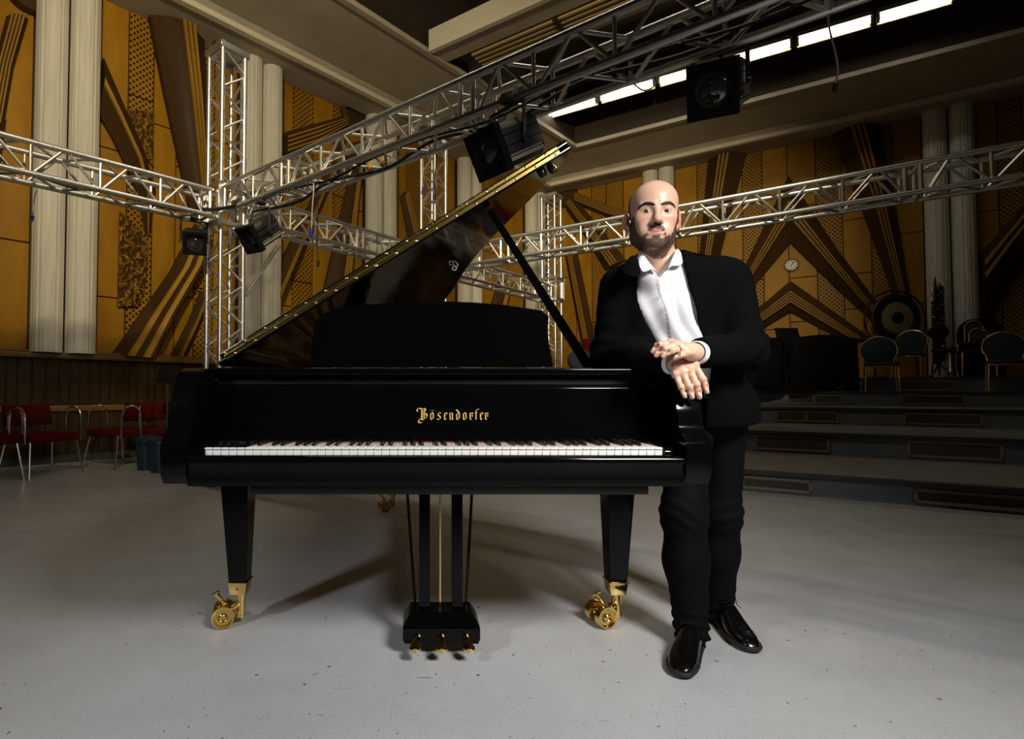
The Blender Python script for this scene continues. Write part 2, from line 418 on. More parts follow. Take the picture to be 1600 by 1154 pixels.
bay(wall_right, [rcols[1] + hw, UR(1560), UR(1600), UR(1640), UR(1700), rcols[2] - hw], 0.8, [2.5, 4.0], perf=(1,))
# carved ornament panels (left bay)
m = MB(); c0 = lp((198, 178), (232, 178), (232, 270), (198, 262))
for poly in (lp((197, 176), (236, 178), (236, 262), (222, 250), (197, 180 + 40)), lp((184, 333), (190, 338), (216, 366), (228, 384), (225, 430), (222, 455), (212, 480), (181, 480))):
    k = MB(); k.prism(poly, -0.10, -0.045, lambda a, b, d: (a, d, b)); k.build('carved_panel', M_carve, wall_left)
# ribs of the left wall
rib(wall_left, lp((228, 30), (252, 150), (285, 300), (296, 345)), lp((312, 62), (318, 180), (325, 300), (326, 345)), h=0.34, fspan=(0.45, 0.72))
rib(wall_left, lp((158, 95), (188, 165), (222, 240), (240, 300), (232, 372)), lp((150, 182), (170, 215), (196, 268), (210, 300), (225, 368)), h=0.22, nfl=1)
rib(wall_left, lp((300, 352), (262, 425), (215, 492), (170, 556)), lp((326, 375), (312, 418), (272, 490), (237, 562)), h=0.30, nfl=2, fspan=(0.15, 0.85))
rib(wall_left, lp((310, 455), (292, 500), (264, 555)), lp((322, 478), (306, 518), (288, 558)), h=0.16)
rib(wall_left, lp((8, 30), (-10, 100), (-30, 200)), lp((42, 34), (20, 110), (4, 200)), h=0.22, nfl=4, fspan=(0.15, 0.85))
rib(wall_left, lp((-25, 190), (-60, 330), (-95, 470)), lp((8, 190), (-10, 330), (-25, 470)), h=0.22, nfl=3)
rib(wall_left, lp((436, 211), (485, 197), (534, 183)), lp((436, 250), (485, 232), (536, 202)), h=0.22, nfl=4, fspan=(0.2, 0.9))
rib(wall_left, lp((522, 222), (486, 306), (431, 416), (405, 470)), lp((547, 228), (506, 304), (431, 472), (412, 520)), h=0.26, nfl=3)
rib(wall_left, lp((548, 225), (537, 300), (503, 446), (490, 500)), lp((566, 222), (554, 300), (538, 428), (530, 500)), h=0.24, nfl=3, fspan=(0.55, 0.9))
rib(wall_left, lp((622, 310), (630, 350), (640, 400)), lp((630, 300), (642, 345), (655, 400)), h=0.18, nfl=3, fspan=(0.2, 0.9))
rib(wall_left, lp((775, 440), (765, 470), (750, 520)), lp((795, 440), (790, 470), (780, 520)), h=0.2, nfl=3)
# round medallions
def medallion(wall, w, px, py, rp_, z_clip=HTOP):
    c = w.uz(px, py); e = w.uz(px + rp_, py); r = abs(e[0] - c[0]) * 1.0
    m = MB(); m.lathe([(r, 0.0), (r, 0.07), (r * 0.9, 0.12), (r * 0.84, 0.12), (r * 0.8, 0.06), (0.001, 0.09)], (c[0], -0.04, min(c[1], z_clip)), (0, -1, 0), 28)
    # keep the half below the cornice
    m.v = [(x, y, min(z, z_clip)) for x, y, z in m.v]
    return m.build('medallion', M_rib, wall, smooth=True, angle=30)
medallion(wall_left, WLo, 556, 176, 26); medallion(wall_left, WLo, 45, -8, 42)
medallion(wall_right, WRo, 880, 292, 24)
# ribs of the right wall
rib(wall_right, rp((1109, 236), (1095, 392), (1082, 530)), rp((1170, 230), (1128, 392), (1100, 530)), h=0.36, fspan=(0.30, 0.62))
rib(wall_right, rp((1297, 206), (1350, 340), (1392, 455), (1412, 530)), rp((1371, 193), (1398, 330), (1420, 455), (1436, 530)), h=0.36, fspan=(0.35, 0.70))
rib(wall_right, rp((1232, 278), (1155, 436), (1110, 526)), rp((1235, 381), (1168, 461), (1118, 530)), h=0.36, fspan=(0.40, 0.70))
rib(wall_right, rp((1232, 278), (1310, 395), (1366, 468), (1392, 520)), rp((1235, 381), (1310, 455), (1357, 498), (1378, 530)), h=0.36, fspan=(0.40, 0.70))
rib(wall_right, rp((1235, 440), (1188, 480), (1150, 515)), rp((1235, 488), (1195, 512), (1165, 532)), h=0.26, nfl=4, fspan=(0.35, 0.75))
rib(wall_right, rp((1235, 440), (1300, 486), (1362, 530)), rp((1235, 488), (1285, 515), (1318, 532)), h=0.26, nfl=4, fspan=(0.35, 0.75))
rib(wall_right, rp((1605, 312), (1560, 365), (1528, 400)), rp((1605, 400), (1570, 450), (1532, 520)), h=0.36, nfl=2, fspan=(0.08, 0.40))
rib(wall_right, rp((883, 390), (900, 480), (918, 575)), rp((903, 392), (917, 460), (936, 560)), h=0.24, nfl=3, fspan=(0.3, 0.7))
rib(wall_right, rp((886, 328), (918, 374), (948, 424)), rp((898, 308), (938, 355), (980, 408)), h=0.24, nfl=3, fspan=(0.3, 0.7))
rib(wall_right, rp((900, 320), (950, 340), (1000, 356)), rp((902, 302), (950, 322), (1000, 338)), h=0.18, nfl=4, fspan=(0.2, 0.9))
# ---- slatted dado of the left wall
dado = MB(); dado.box((-0.2, -0.15, 0), (LLEN, 0, ZW - 0.06)); dd = dado.build('dado_backing', M_wallback, wall_left)
u = 0.3
rr = random.Random(7)
while u < LLEN - 0.2:
    w = rr.choice((0.085, 0.11, 0.115, 0.14))
    m = MB(); y = -0.15 - 0.022 - rr.random() * 0.012
    m.box((u + 0.008, y, 0.72), (u + w - 0.008, -0.14, ZW - 0.07)); m.box((u + 0.008, y, 0.1), (u + w - 0.008, -0.14, 0.63))
    m.build('slat', M_wood, wall_left, bevel=0.006, seg=1)
    u += w
m = MB(); m.box((-0.1, -0.26, ZW - 0.07), (LLEN, 0, ZW)); m.box((-0.1, -0.22, ZW), (LLEN, 0, ZW + 0.03)); m.build('dado_rail', M_rail, wall_left, bevel=0.012)
m = MB(); m.box((-0.1, -0.21, 0.635), (LLEN, -0.13, 0.715)); m.build('dado_ledge', M_rail, wall_left, bevel=0.01)
m = MB(); m.box((-0.1, -0.18, 0.0), (LLEN, -0.13, 0.1)); struct(m.build('baseboard', M_nosing, wall_left))
# ---- soffits, cornice lip, coffers
ceiling = struct(empty('ceiling')); 
def along(w, u, off, z): p = w.o + w.d * u + w.n * off; return (p.x, p.y, z)
def mitre(off):
    """corner point of both walls' parallels at a distance off"""
    a = WLo.o + WLo.n * off; b = WRo.o + WRo.n * off
    s = np.linalg.solve(np.array([[WLo.d.x, -WRo.d.x], [WLo.d.y, -WRo.d.y]]), np.array([(b - a).x, (b - a).y]))
    return a + WLo.d * float(s[0])
def ring(name, prof, m, par=ceiling):
    """sweep a closed profile of (off, z) along both walls"""
    g = MB(); rows = []
    for where in range(3):
        row = []
        for off, z in prof:
            if where == 0: row.append(along(WLo, -3.0, off, z))
            elif where == 1: q = mitre(off); row.append((q.x, q.y, z))
            else: row.append(along(WRo, RLEN + 1, off, z))
        rows.append(row)
    g.grid(rows, close=True); return g.build(name, m, par)
ring('soffit', [(-0.2, HTOP), (0.74, HTOP), (0.74, HTOP + 0.10), (0.80, HTOP + 0.16), (2.10, HTOP + 0.20), (2.10, HTOP + 0.24), (-0.2, HTOP + 0.24)], M_ceil)
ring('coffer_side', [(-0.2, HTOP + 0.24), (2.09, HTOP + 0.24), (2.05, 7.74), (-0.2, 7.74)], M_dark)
ring('cornice_lip', [(0.70, HTOP - 0.03), (0.80, HTOP - 0.03), (0.80, HTOP + 0.05), (0.70, HTOP + 0.05)], M_lip)
ring('coffer_edge', [(2.06, HTOP + 0.17), (2.15, HTOP + 0.17), (2.15, HTOP + 0.25), (2.06, HTOP + 0.25)], M_ceil)
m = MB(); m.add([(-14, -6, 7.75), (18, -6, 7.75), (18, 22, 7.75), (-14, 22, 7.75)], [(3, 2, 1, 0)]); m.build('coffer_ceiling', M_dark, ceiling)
# cross beam between two coffers, parallel to the right wall
def plane_z(px, py, z): return floor_at(px, py, z)
p0 = plane_z(668, 82, HTOP + 0.2); p1 = plane_z(850, 0, HTOP + 0.2); bd = (p1 - p0).normalized(); bn = Vector((bd.y, -bd.x, 0))
if bn.y < 0: bn = -bn
def beam(name, a, b, off0, off1, z0, z1, m):
    q = [a + bn * off0, a + bn * off1, b + bn * off1, b + bn * off0]
    g = MB(); g.hexa([(p.x, p.y, z0) for p in q], [(p.x, p.y, z1) for p in q]); return g.build(name, m, ceiling)
pb = p0 + bd * 9.0; pa = p0 + bd * 0.06
beam('beam', pa, pb, 0.0, 0.40, HTOP + 0.2, HTOP + 0.55, M_ceil)
beam('beam_edge', pa, pb, -0.05, 0.03, HTOP + 0.17, HTOP + 0.52, M_lip)
beam('beam_edge', pa, pb, 1.05, 1.12, HTOP + 0.25, HTOP + 0.5, M_ceil)
for k in range(5):                    # louvre bars in the slot beside the beam
    for s0, s1 in ((0.55, 1.95), (2.02, 3.9)):
        a = p0 + bd * s0; b = p0 + bd * s1
        beam('louvre_slat', a, b, 0.46 + k * 0.11, 0.50 + k * 0.11, HTOP + 0.18, HTOP + 0.30, M_louvre)
beam('louvre_bracket', p0 + bd * 1.95, p0 + bd * 2.02, 0.42, 1.0, HTOP + 0.16, HTOP + 0.34, M_black)
# ---- orchestra tiers on the right
stepd = unit(1262.0 / 850 * 1.0, -1.0)           # direction of the riser lines
stepn = Vector((-stepd.y, stepd.x, 0));  stepn = stepn if stepn.y > 0 else -stepn
tiers = []      # (point on riser, z0, z1)
zs = [0.0, 0.185, 0.425, 0.655, 0.885, 1.125]
for Y in (4.59, 6.12, 7.80, 9.30, 10.15): tiers.append(Vector(((1271 - PXC) / FPX * Y, Y, 0)))
for i, p in enumerate(tiers):
    a = p - stepd * (3.2 + 0.55 * i); b = p + stepd * 9.0
    st = MB(); q = [a, b, b + stepn * 9, a + stepn * 9]
    st.hexa([(v.x, v.y, 0.0 if i == 0 else zs[i] - 0.02) for v in q], [(v.x, v.y, zs[i + 1]) for v in q])
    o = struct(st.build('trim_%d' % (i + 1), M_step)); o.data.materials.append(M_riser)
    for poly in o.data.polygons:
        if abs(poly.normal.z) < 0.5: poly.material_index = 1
    nz = MB(); q = [a - stepn * 0.05, b - stepn * 0.05, b + stepn * 0.05, a + stepn * 0.05]
    nz.hexa([(v.x, v.y, zs[i + 1] - 0.028) for v in q], [(v.x, v.y, zs[i + 1] + 0.004) for v in q])
    nz.build('nosing', M_nosing, o)
    # ventilation grilles let into the riser
    gp = {0: [(1060, 1266), (1424, 1640)], 1: [(1178, 1295), (1416, 1565)], 2: [(1212, 1310), (1411, 1535)], 3: [(1230, 1316), (1407, 1508)], 4: [(1402, 1492)]}[i]
    for x0, x1 in gp:
        def onr(px):
            r = ray(px, 640); c = Vector((0, 0, HC)); tt = (p - c).dot(stepn) / r.dot(stepn); return (c + r * tt - p).dot(stepd)
        u0, u1 = onr(x0), onr(x1); h0, h1 = zs[i] + 0.025, zs[i + 1] - 0.05
        def box(g, ua, ub, za, zb, f, bk):
            q = [p + stepd * ua + stepn * f, p + stepd * ub + stepn * f, p + stepd * ub + stepn * bk, p + stepd * ua + stepn * bk]
            g.hexa([(v.x, v.y, za) for v in q], [(v.x, v.y, zb) for v in q])
        g = MB(); w = 0.022
        box(g, u0, u1, h0, h0 + w, -0.02, 0.01); box(g, u0, u1, h1 - w, h1, -0.02, 0.01)
        box(g, u0, u0 + w, h0, h1, -0.02, 0.01); box(g, u1 - w, u1, h0, h1, -0.02, 0.01)
        if i in (0, 2, 3) and x0 < 1300: box(g, u0 + (u1 - u0) * 0.47, u0 + (u1 - u0) * 0.52, h0, h1, -0.018, 0.01)
        gr = g.build('grille', M_grille_frame, o)
        g = MB(); box(g, u0 + w, u1 - w, h0 + w, h1 - w, -0.006, 0.005)
        gm = g.build('grille_mesh', M_grille, gr)
# ================================================================ aluminium trusses
TW = 0.25                                  # chord spacing
def truss(name, a, b, label, up=(0, 0, 1), unit_l=0.5, seg=4, group=None, r=0.025, rb=0.012, phase=0, first=0):
    """box truss from a to b (axis points)"""
    a = Vector(a); b = Vector(b); L = (b - a).length; d = (b - a) / L
    up = Vector(up); sd = d.cross(up).normalized(); up = sd.cross(d)
    root = empty(name, a); tag(root, label, 'truss', group); h = TW / 2
    P = lambda s, x, y: a + d * s + sd * (x * h) + up * (y * h)
    crn = [(-1, -1), (1, -1), (1, 1), (-1, 1)]
    for x, y in crn: rod('chord', P(0, x, y), P(L, x, y), r, M_alu, root, 12)
    n = int(round(L / unit_l)); ul = L / n
    faces = [((-1, -1), (-1, 1)), ((1, -1), (1, 1)), ((-1, 1), (1, 1)), ((-1, -1), (1, -1))]
    for fi, (c0, c1) in enumerate(faces):
        for i in range(n):
            s0 = i * ul; joint = (i + first) % seg == 0
            if joint:                       # section joint: a pair of stout end bars
                for s in ((-0.05, 0.05) if i else (0.03,)): rod('end_bar', P(s0 + s, *c0), P(s0 + s, *c1), 0.018, M_alu, root)
            elif fi < 2: rod('brace', P(s0, *c0), P(s0, *c1), rb, M_alu, root)
            e0 = s0 + (0.10 if joint else 0.02)
            rod('brace', P(e0, *c0), P(s0 + ul * 0.49, *c1), rb, M_alu, root)
            rod('brace', P(s0 + ul * 0.55, *c1), P(s0 + ul * 0.98 - (0.05 if (i + 1 + first) % seg == 0 else 0), *c0), rb, M_alu, root)
        rod('end_bar', P(L - 0.03, *c0), P(L - 0.03, *c1), 0.017, M_alu, root)
    return root
ZT = 2.72                                   # truss axis height
def tower(p, z1, rz, label, unit_l=0.45):
    root = truss('truss_tower', (p[0], p[1], 0.03), (p[0], p[1], z1), label, up=(math.cos(rz), math.sin(rz), 0), unit_l=unit_l, seg=100, group=None)
    m = MB(); q = 0.2; c, s = math.cos(rz), math.sin(rz)
    W = lambda x, y, z: (p[0] + x * c - y * s, p[1] + x * s + y * c, z)
    def blk(x0, y0, z0, x1, y1, zz1):
        m.hexa([W(x0, y0, z0), W(x1, y0, z0), W(x1, y1, z0), W(x0, y1, z0)], [W(x0, y0, zz1), W(x1, y0, zz1), W(x1, y1, zz1), W(x0, y1, zz1)])
    blk(-0.16, -0.16, z1 - 0.02, 0.16, 0.16, z1 + 0.04)
    m.build('top_plate', M_alu, root, bevel=0.004, seg=1)
    m = MB(); blk(-0.03, -0.15, z1 + 0.04, 0.03, 0.15, z1 + 0.09); blk(-0.05, -0.03, z1 + 0.09, 0.05, 0.03, z1 + 0.13)
    m.build('pulley_block', M_black, root)
    m = MB(); blk(-0.3, -0.3, 0.0, 0.3, 0.3, 0.03); m.build('base_plate', M_black, root)
    # sleeve block that carries the horizontal trusses
    m = MB()
    for x in (-1, 1):
        for y in (-1, 1): blk(x * 0.165 - 0.025, y * 0.165 - 0.025, ZT - 0.22, x * 0.165 + 0.025, y * 0.165 + 0.025, ZT + 0.22)
    for zz in (ZT - 0.2, ZT + 0.17):
        for s2 in (-1, 1):
            blk(-0.165, s2 * 0.165 - 0.02, zz, 0.165, s2 * 0.165 + 0.02, zz + 0.045); blk(s2 * 0.165 - 0.02, -0.165, zz, s2 * 0.165 + 0.02, 0.165, zz + 0.045)
    m.build('sleeve_block', M_alu, root, bevel=0.004, seg=1)
    return root
T1 = Vector((-2.0, 5.48, 0)); DA = unit(1.22, -1.0); DB = unit(1.0, 1.0)
T2 = T1 + DB * 6.15
T3 = Vector((0.16, 7.75, 0))
RZ = math.atan2(DA.y, DA.x)
tower(T1, 4.32, RZ + R(0), 'tall silver truss tower nearest the camera, rising behind the left end of the grand piano')
tower(T2, 4.42, RZ, 'silver truss tower seen between the lid prop and the standing man')
tower(T3, 4.45, RZ, 'silver truss tower hanging a blue plug, rising behind the open piano lid')
def hz(p, z=ZT): return Vector((p.x, p.y, z))
truss('roof_truss', hz(T1, ZT + 0.05) + DA * 0.19, hz(T1, ZT + 0.05) + DA * 6.4, 'large silver truss crossing overhead from the left tower to the upper right', unit_l=0.47, seg=4, first=2)
truss('roof_truss', hz(T1) - DB * 0.19, hz(T1) - DB * 3.6, 'silver truss running from the left tower out past the left edge', unit_l=0.47, seg=4)
truss('roof_truss', hz(T1, ZT + 0.04) + DB * 0.19, hz(T2, ZT - 0.08) - DB * 0.19, 'silver truss receding from the left tower to the far tower behind the piano lid', unit_l=0.47, seg=4, first=1)
B0 = at(694, 395, 7.35); B0.z = ZT - 0.07; B1 = at(1640, 245, 4.25); B1.z = ZT + 0.0
truss('roof_truss', B0, B1 + (B1 - B0).normalized() * 0.6, 'silver truss passing behind the head of the standing man', unit_l=0.47, seg=4, first=2)
m = MB(); br = empty('truss_brace_pipe', hz(T1, 1.9)); tag(br, 'slanting silver pipe bracing the left tower below the hanging lamp', 'pipe')
pa_ = at(380, 462, 5.6); pb_ = at(434, 384, 6.0)
for s in (-0.02, 0.02): rod('pipe', pa_ + Vector((s, 0, 0)), pb_ + Vector((s, 0, 0)), 0.014, M_alu, br)
# ================================================================ concert grand
PX0, PX1 = -0.744, 0.8206                   # rim, bass side and treble side
YF = 1.55                                   # front of the arms
CX = (PX0 + PX1) / 2
piano = empty('grand_piano', (CX, 2.6, 0))
tag(piano, 'glossy black concert grand piano with open lid and gold lettered fallboard', 'piano')
ZR = 0.955                                  # top of the rim
# plan of the rim (outer line), from the bass front round the tail to the treble front
def bez(p, q, r, s, n):
    out = []
    for i in range(1, n + 1):
        t = i / n; u = 1 - t
        out.append(tuple(u**3*a + 3*u*u*t*b + 3*u*t*t*c + t**3*d for a, b, c, d in zip(p, q, r, s)))
    return out
def treble(off=0.0):
    """treble outline from front to tail"""
    pts = [(PX1, 1.60), (PX1, 1.98)]
    pts += bez((PX1, 1.98), (PX1, 2.25), (0.66, 2.42), (0.55, 2.62), 9)
    pts += bez((0.55, 2.62), (0.44, 2.86), (0.34, 3.1), (0.30, 3.45), 9)
    pts += bez((0.30, 3.45), (0.27, 3.85), (0.22, 4.10), (0.02, 4.33), 9)
    pts += bez((0.02, 4.33), (-0.16, 4.48), (-0.5, 4.50), (-0.66, 4.33), 8)
    pts += [(PX0, 4.15)]
    return pts
outer = [(PX0, 1.60), (PX0, 2.4), (PX0, 3.4)] + treble()[::-1]
def offset(poly, d):
    out = []; n = len(poly)
    for i, p in enumerate(poly):
        a = Vector(poly[max(i - 1, 0)]); b = Vector(poly[min(i + 1, n - 1)]); t = (b - a).normalized()
        out.append((p[0] + t.y * d, p[1] - t.x * d))
    return out
inner = offset(outer, 0.045)
m = MB(); Y0 = 1.74
def clipf(pts): return [(x, max(y, Y0)) for x, y in pts]
rows = [[(x, y, 0.60) for x, y in clipf(outer)], [(x, y, ZR - 0.006) for x, y in clipf(outer)], [(x * 0.998 + CX * 0.002, y, ZR) for x, y in clipf(outer)], [(x, y, ZR) for x, y in clipf(inner)], [(x, y, 0.60) for x, y in clipf(inner)]]
rows = list(map(list, zip(*rows)))
m.grid(rows, close=True); m.f.append(tuple(range(5))); m.f.append(tuple((len(rows) - 1) * 5 + k for k in range(4, -1, -1)))
m.build('rim', M_lacquer, piano, smooth=True, angle=35)
# arms with the scrolled cheek profile (y, z)
prof = [(1.76, ZR), (1.70, ZR - 0.002), (1.668, ZR - 0.012), (1.643, ZR - 0.034), (1.625, ZR - 0.068), (1.609, ZR - 0.108), (1.599, ZR - 0.138),
        (1.594, ZR - 0.160), (1.587, ZR - 0.182), (1.572, ZR - 0.200), (1.556, ZR - 0.212), (1.550, ZR - 0.222), (1.548, ZR - 0.24), (1.552, 0.645), (1.57, 0.617), (1.60, 0.612), (1.76, 0.612)]
def spline(P, n=4):
    out = []
    for i in range(len(P) - 1):
        p0, p1, p2, p3 = P[max(i - 1, 0)], P[i], P[i + 1], P[min(i + 2, len(P) - 1)]
        for k in range(n):
            t_ = k / n; out.append(tuple(0.5 * (2 * b_ + (c_ - a_) * t_ + (2 * a_ - 5 * b_ + 4 * c_ - d_) * t_ ** 2 + (3 * b_ - a_ - 3 * c_ + d_) * t_ ** 3) for a_, b_, c_, d_ in zip(p0, p1, p2, p3)))
    return out + [P[-1]]
prof = spline(prof[:12]) + prof[12:]
for x0, x1 in ((PX0, PX0 + 0.072), (PX1 - 0.072, PX1)):
    m = MB(); m.prism(prof, x0, x1, lambda a, b, d: (d, a, b)); m.build('arm', M_lacquer, piano, smooth=True, angle=38)
# key bed, key slip, key blocks
m = MB(); m.box((PX0 + 0.07, 1.575, 0.612), (PX1 - 0.07, 2.05, 0.655)); m.build('key_bed', M_lacquer, piano, bevel=0.006)
m = MB(); m.prism([(1.566, 0.61), (1.560, 0.63), (1.562, 0.668), (1.556, 0.676), (1.556, 0.690), (1.566, 0.697), (1.59, 0.697), (1.59, 0.61)], PX0 + 0.072, PX1 - 0.072, lambda a, b, d: (d, a, b))
m.build('key_slip', M_lacquer, piano, smooth=True, angle=60)
m = MB(); m.box((at(392, 765, 1.74).x, 1.72, 0.557), (at(1000, 765, 1.74).x + 0.02, 1.80, 0.615)); m.build('key_bed_beam', M_satin, piano, bevel=0.004)
KX0, KX1 = -0.637, 0.703                    # keyboard span
for x0, x1 in ((PX0 + 0.072, KX0 - 0.003), (KX1 + 0.003, PX1 - 0.072)):
    m = MB(); m.prism([(1.592, 0.655), (1.592, 0.705), (1.60, 0.717), (1.66, 0.722), (1.745, 0.735), (1.745, 0.655)], x0, x1, lambda a, b, d: (d, a, b)); m.build('key_block', M_lacquer, piano, bevel=0.004)
# keys: 57 naturals from the low C, the lowest octave extension stained black
kw = (KX1 - KX0) / 57; KT = 0.7175
whites = 'CDEFGABCDEFGABCDEFGABCDEFGABCDEFGABCDEFGABCDEFGABCDEFGABC'
def keymesh(w, front_m, top_m):
    k = MB(); k.box((0.0005, 0, -0.024), (w - 0.0005, 0.15, 0)); k.box((0.0005, -0.003, -0.006), (w - 0.0005, 0.0, 0))
    o = k.build('key', top_m, None, bevel=0.0012, seg=1); o.data.materials.append(front_m)
    for p in o.data.polygons:
        if p.normal.y < -0.6: p.material_index = 1
    me = o.data; bpy.data.objects.remove(o); return me
me_w = keymesh(kw, M_ivory_front, M_ivory); me_wb = keymesh(kw, M_ivory_front, M_ebony)
k = MB(); k.hexa([(-0.0052, 0, 0), (0.0052, 0, 0), (0.0052, 0.097, 0), (-0.0052, 0.097, 0)], [(-0.0042, 0.012, 0.0115), (0.0042, 0.012, 0.0115), (0.0042, 0.097, 0.0125), (-0.0042, 0.097, 0.0125)])
o = k.build('black_key', M_ebony, None, bevel=0.001, seg=1); me_b = o.data; bpy.data.objects.remove(o)
for i, n in enumerate(whites):
    o = link('white_key', me_wb if i < 5 else me_w, piano); o.location = (KX0 + i * kw, 1.598, KT)
    if i < 5: o['label'] = 'black-topped extra bass key'
    if n in 'CDFGA' and i < 56:
        o = link('black_key', me_b, piano); dx = {'C': -0.0015, 'D': 0.0015, 'F': -0.002, 'G': 0, 'A': 0.002}[n]
        o.location = (KX0 + (i + 1) * kw + dx, 1.598 + 0.05, KT)
# fallboard with name felt
FB0, FB1 = at(0, 690, 1.748).z, at(0, 600, 1.79).z
xa, xb = PX0 + 0.072, PX1 - 0.072
m = MB(); m.prism([(1.748, FB0), (1.750, FB0 + 0.05), (1.756, FB1 - 0.012), (1.768, FB1), (1.83, FB1), (1.80, FB0)], xa, xb, lambda a, b, d: (d, a, b)); fb = m.build('fallboard', M_lacquer, piano, bevel=0.004)
m = MB(); m.box((KX0, 1.750, KT - 0.001), (KX1, 1.764, FB0 + 0.004)); m.build('name_felt', M_felt, piano)
# top rail / desk shelf in front
zA, zB, zC = at(0, 574, 1.76).z, at(0, 587, 1.76).z, at(0, 598, 1.79).z
m = MB(); m.prism([(1.775, zB), (1.760, zB + 0.004), (1.758, zA - 0.006), (1.764, zA), (2.10, zA), (2.10, zB)], xa, xb, lambda a, b, d: (d, a, b)); m.build('desk_shelf', M_lacquer, piano, bevel=0.003)
m = MB(); m.box((xa, 1.79, FB1 - 0.002), (xb, 1.84, zB + 0.001)); m.build('fallboard_rail', M_satin, piano)
# music desk, leaning back, scrolled ends
def desk(px, py): p = at(px, py, 1.93); return (p.x, p.z)
pts = [desk(*p) for p in [(485, 573), (487, 530), (492, 500), (500, 492), (524, 480), (560, 475), (620, 471), (682, 469), (740, 471), (790, 475), (850, 484), (856, 490), (859, 497), (857, 506), (856, 516), (858, 532), (861, 548), (865, 573)]]
zb = pts[0][1]
m = MB(); m.prism(pts, 0.0, 0.022, lambda a, b, d: (a, 1.93 + d + (b - zb) * 0.05, b)); m.build('music_desk', M_lacquer, piano, bevel=0.004, angle=50)
# iron plate, soundboard and strings inside the rim
ins = [p for p in offset(outer, 0.05)]
def flat(pts, z, y0): return [(x, max(y, y0), z) for x, y in pts]
m = MB(); pl = flat(ins, 0.80, 2.0); m.add(pl, [tuple(range(len(pl)))]); m.build('soundboard', M_sound, piano)
m = MB(); pl = flat(offset(outer, 0.06), 0.0, 1.98); pl2 = [(x, y) for x, y, z in pl]
m.prism([(PX0 + 0.06, 1.98), (PX1 - 0.06, 1.98), (PX1 - 0.06, 2.2), (PX0 + 0.06, 2.42)], 0.835, 0.86, lambda a, b, d: (a, b, d))
for i in range(6):
    x = PX0 + 0.1 + i * 0.24; x2 = PX0 + 0.12 + i * 0.11; y2 = [4.2, 4.25, 4.2, 3.9, 3.2, 2.6][i]
    m.hexa([(x - 0.02, 2.15, 0.85), (x + 0.02, 2.15, 0.85), (x2 + 0.02, y2, 0.85), (x2 - 0.02, y2, 0.85)], [(x - 0.015, 2.15, 0.90), (x + 0.015, 2.15, 0.90), (x2 + 0.015, y2, 0.90), (x2 - 0.015, y2, 0.90)])
m.build('iron_plate', M_plate, piano, bevel=0.006)
m = MB()
for i in range(70):
    f = i / 69; x = PX0 + 0.10 + f * 1.32; L = 1.95 * (1 - f) ** 1.25 + 0.12
    m.tube([(x, 2.14, 0.875), (x - 0.16 * (1 - f) * L / 2 + (0 if f > .3 else 0.25 * (0.3 - f)), 2.14 + L, 0.868)], 0.0014 if f > 0.25 else 0.0024, 4, False)
tag(m.build('strings', M_strings, piano), kind='stuff')
m = MB()
for i in range(75):
    x = PX0 + 0.12 + i * 0.0178; m.box((x, 2.2 + 0.2 * (1 - i / 75), 0.885), (x + 0.011, 2.25 + 0.28 * (1 - i / 75), 0.93))
tag(m.build('dampers', M_satin, piano), kind='stuff')
# lid, hinged on the bass side, front flap folded back onto it
TH = R(32.0); YL = 1.985; HX, HZ = PX0 + 0.004, 0.972
ex = Vector((math.cos(TH), 0, math.sin(TH))); en = Vector((-math.sin(TH), 0, math.cos(TH)))
LP = lambda u, y, k: Vector((HX, 0, HZ)) + ex * u + Vector((0, y, 0)) + en * k
lidpts = [(0.0, YL), (1.525, YL), (1.535, 2.03), (1.528, 2.10)]
lidpts += bez((1.528, 2.10), (1.51, 2.28), (1.43, 2.42), (1.345, 2.58), 8) + bez((1.345, 2.58), (1.24, 2.82), (1.16, 3.08), (1.13, 3.5), 9)
lidpts += bez((1.13, 3.5), (1.09, 3.9), (0.97, 4.12), (0.78, 4.36), 8) + bez((0.78, 4.36), (0.6, 4.52), (0.26, 4.54), (0.10, 4.37), 8) + [(0.0, 4.2)]
lid = MB(); lid.prism(lidpts, 0.0, 0.020, lambda a, b, d: LP(a, b, d)); lid = lid.build('lid', M_lacquer, piano, bevel=0.005, angle=45)
m = MB(); fl_ = [(0.02, YL), (1.525, YL), (1.532, YL + 0.08), (1.50, YL + 0.36), (1.43, YL + 0.44), (0.02, YL + 0.44)]
m.prism(fl_, 0.022, 0.042, lambda a, b, d: LP(a, b, d)); m.build('lid_flap', M_lacquer, piano, bevel=0.005)
m = MB(); m.prism([(0.035, 0.0055), (1.478, 0.0055), (1.478, 0.0355), (0.035, 0.0355)], YL - 0.0035, YL + 0.001, lambda a, b, d: LP(a, d, b)); hin = m.build('piano_hinge', M_brass_dull, piano, bevel=0.001, seg=1)
m = MB(); m.tube([LP(0.035, YL - 0.004, 0.021), LP(1.478, YL - 0.004, 0.021)], 0.0034, 8); m.build('hinge_pin', M_brass, hin, smooth=True)
sm = MB(); sm.lathe([(0.0048, 0), (0.0044, 0.0016), (0.002, 0.0026)], (0, 0, 0), (0, -1, 0), 8); so = sm.build('screw', M_screw, smooth=True); sme = so.data; bpy.data.objects.remove(so)
for i in range(17):
    for k, du in ((0.0115, 0.0), (0.0300, -0.035)):
        o = link('screw', sme, hin); o.matrix_basis = Matrix.Translation(LP(0.075 + i * 0.0865 + du * 0.9, YL - 0.0035, k))
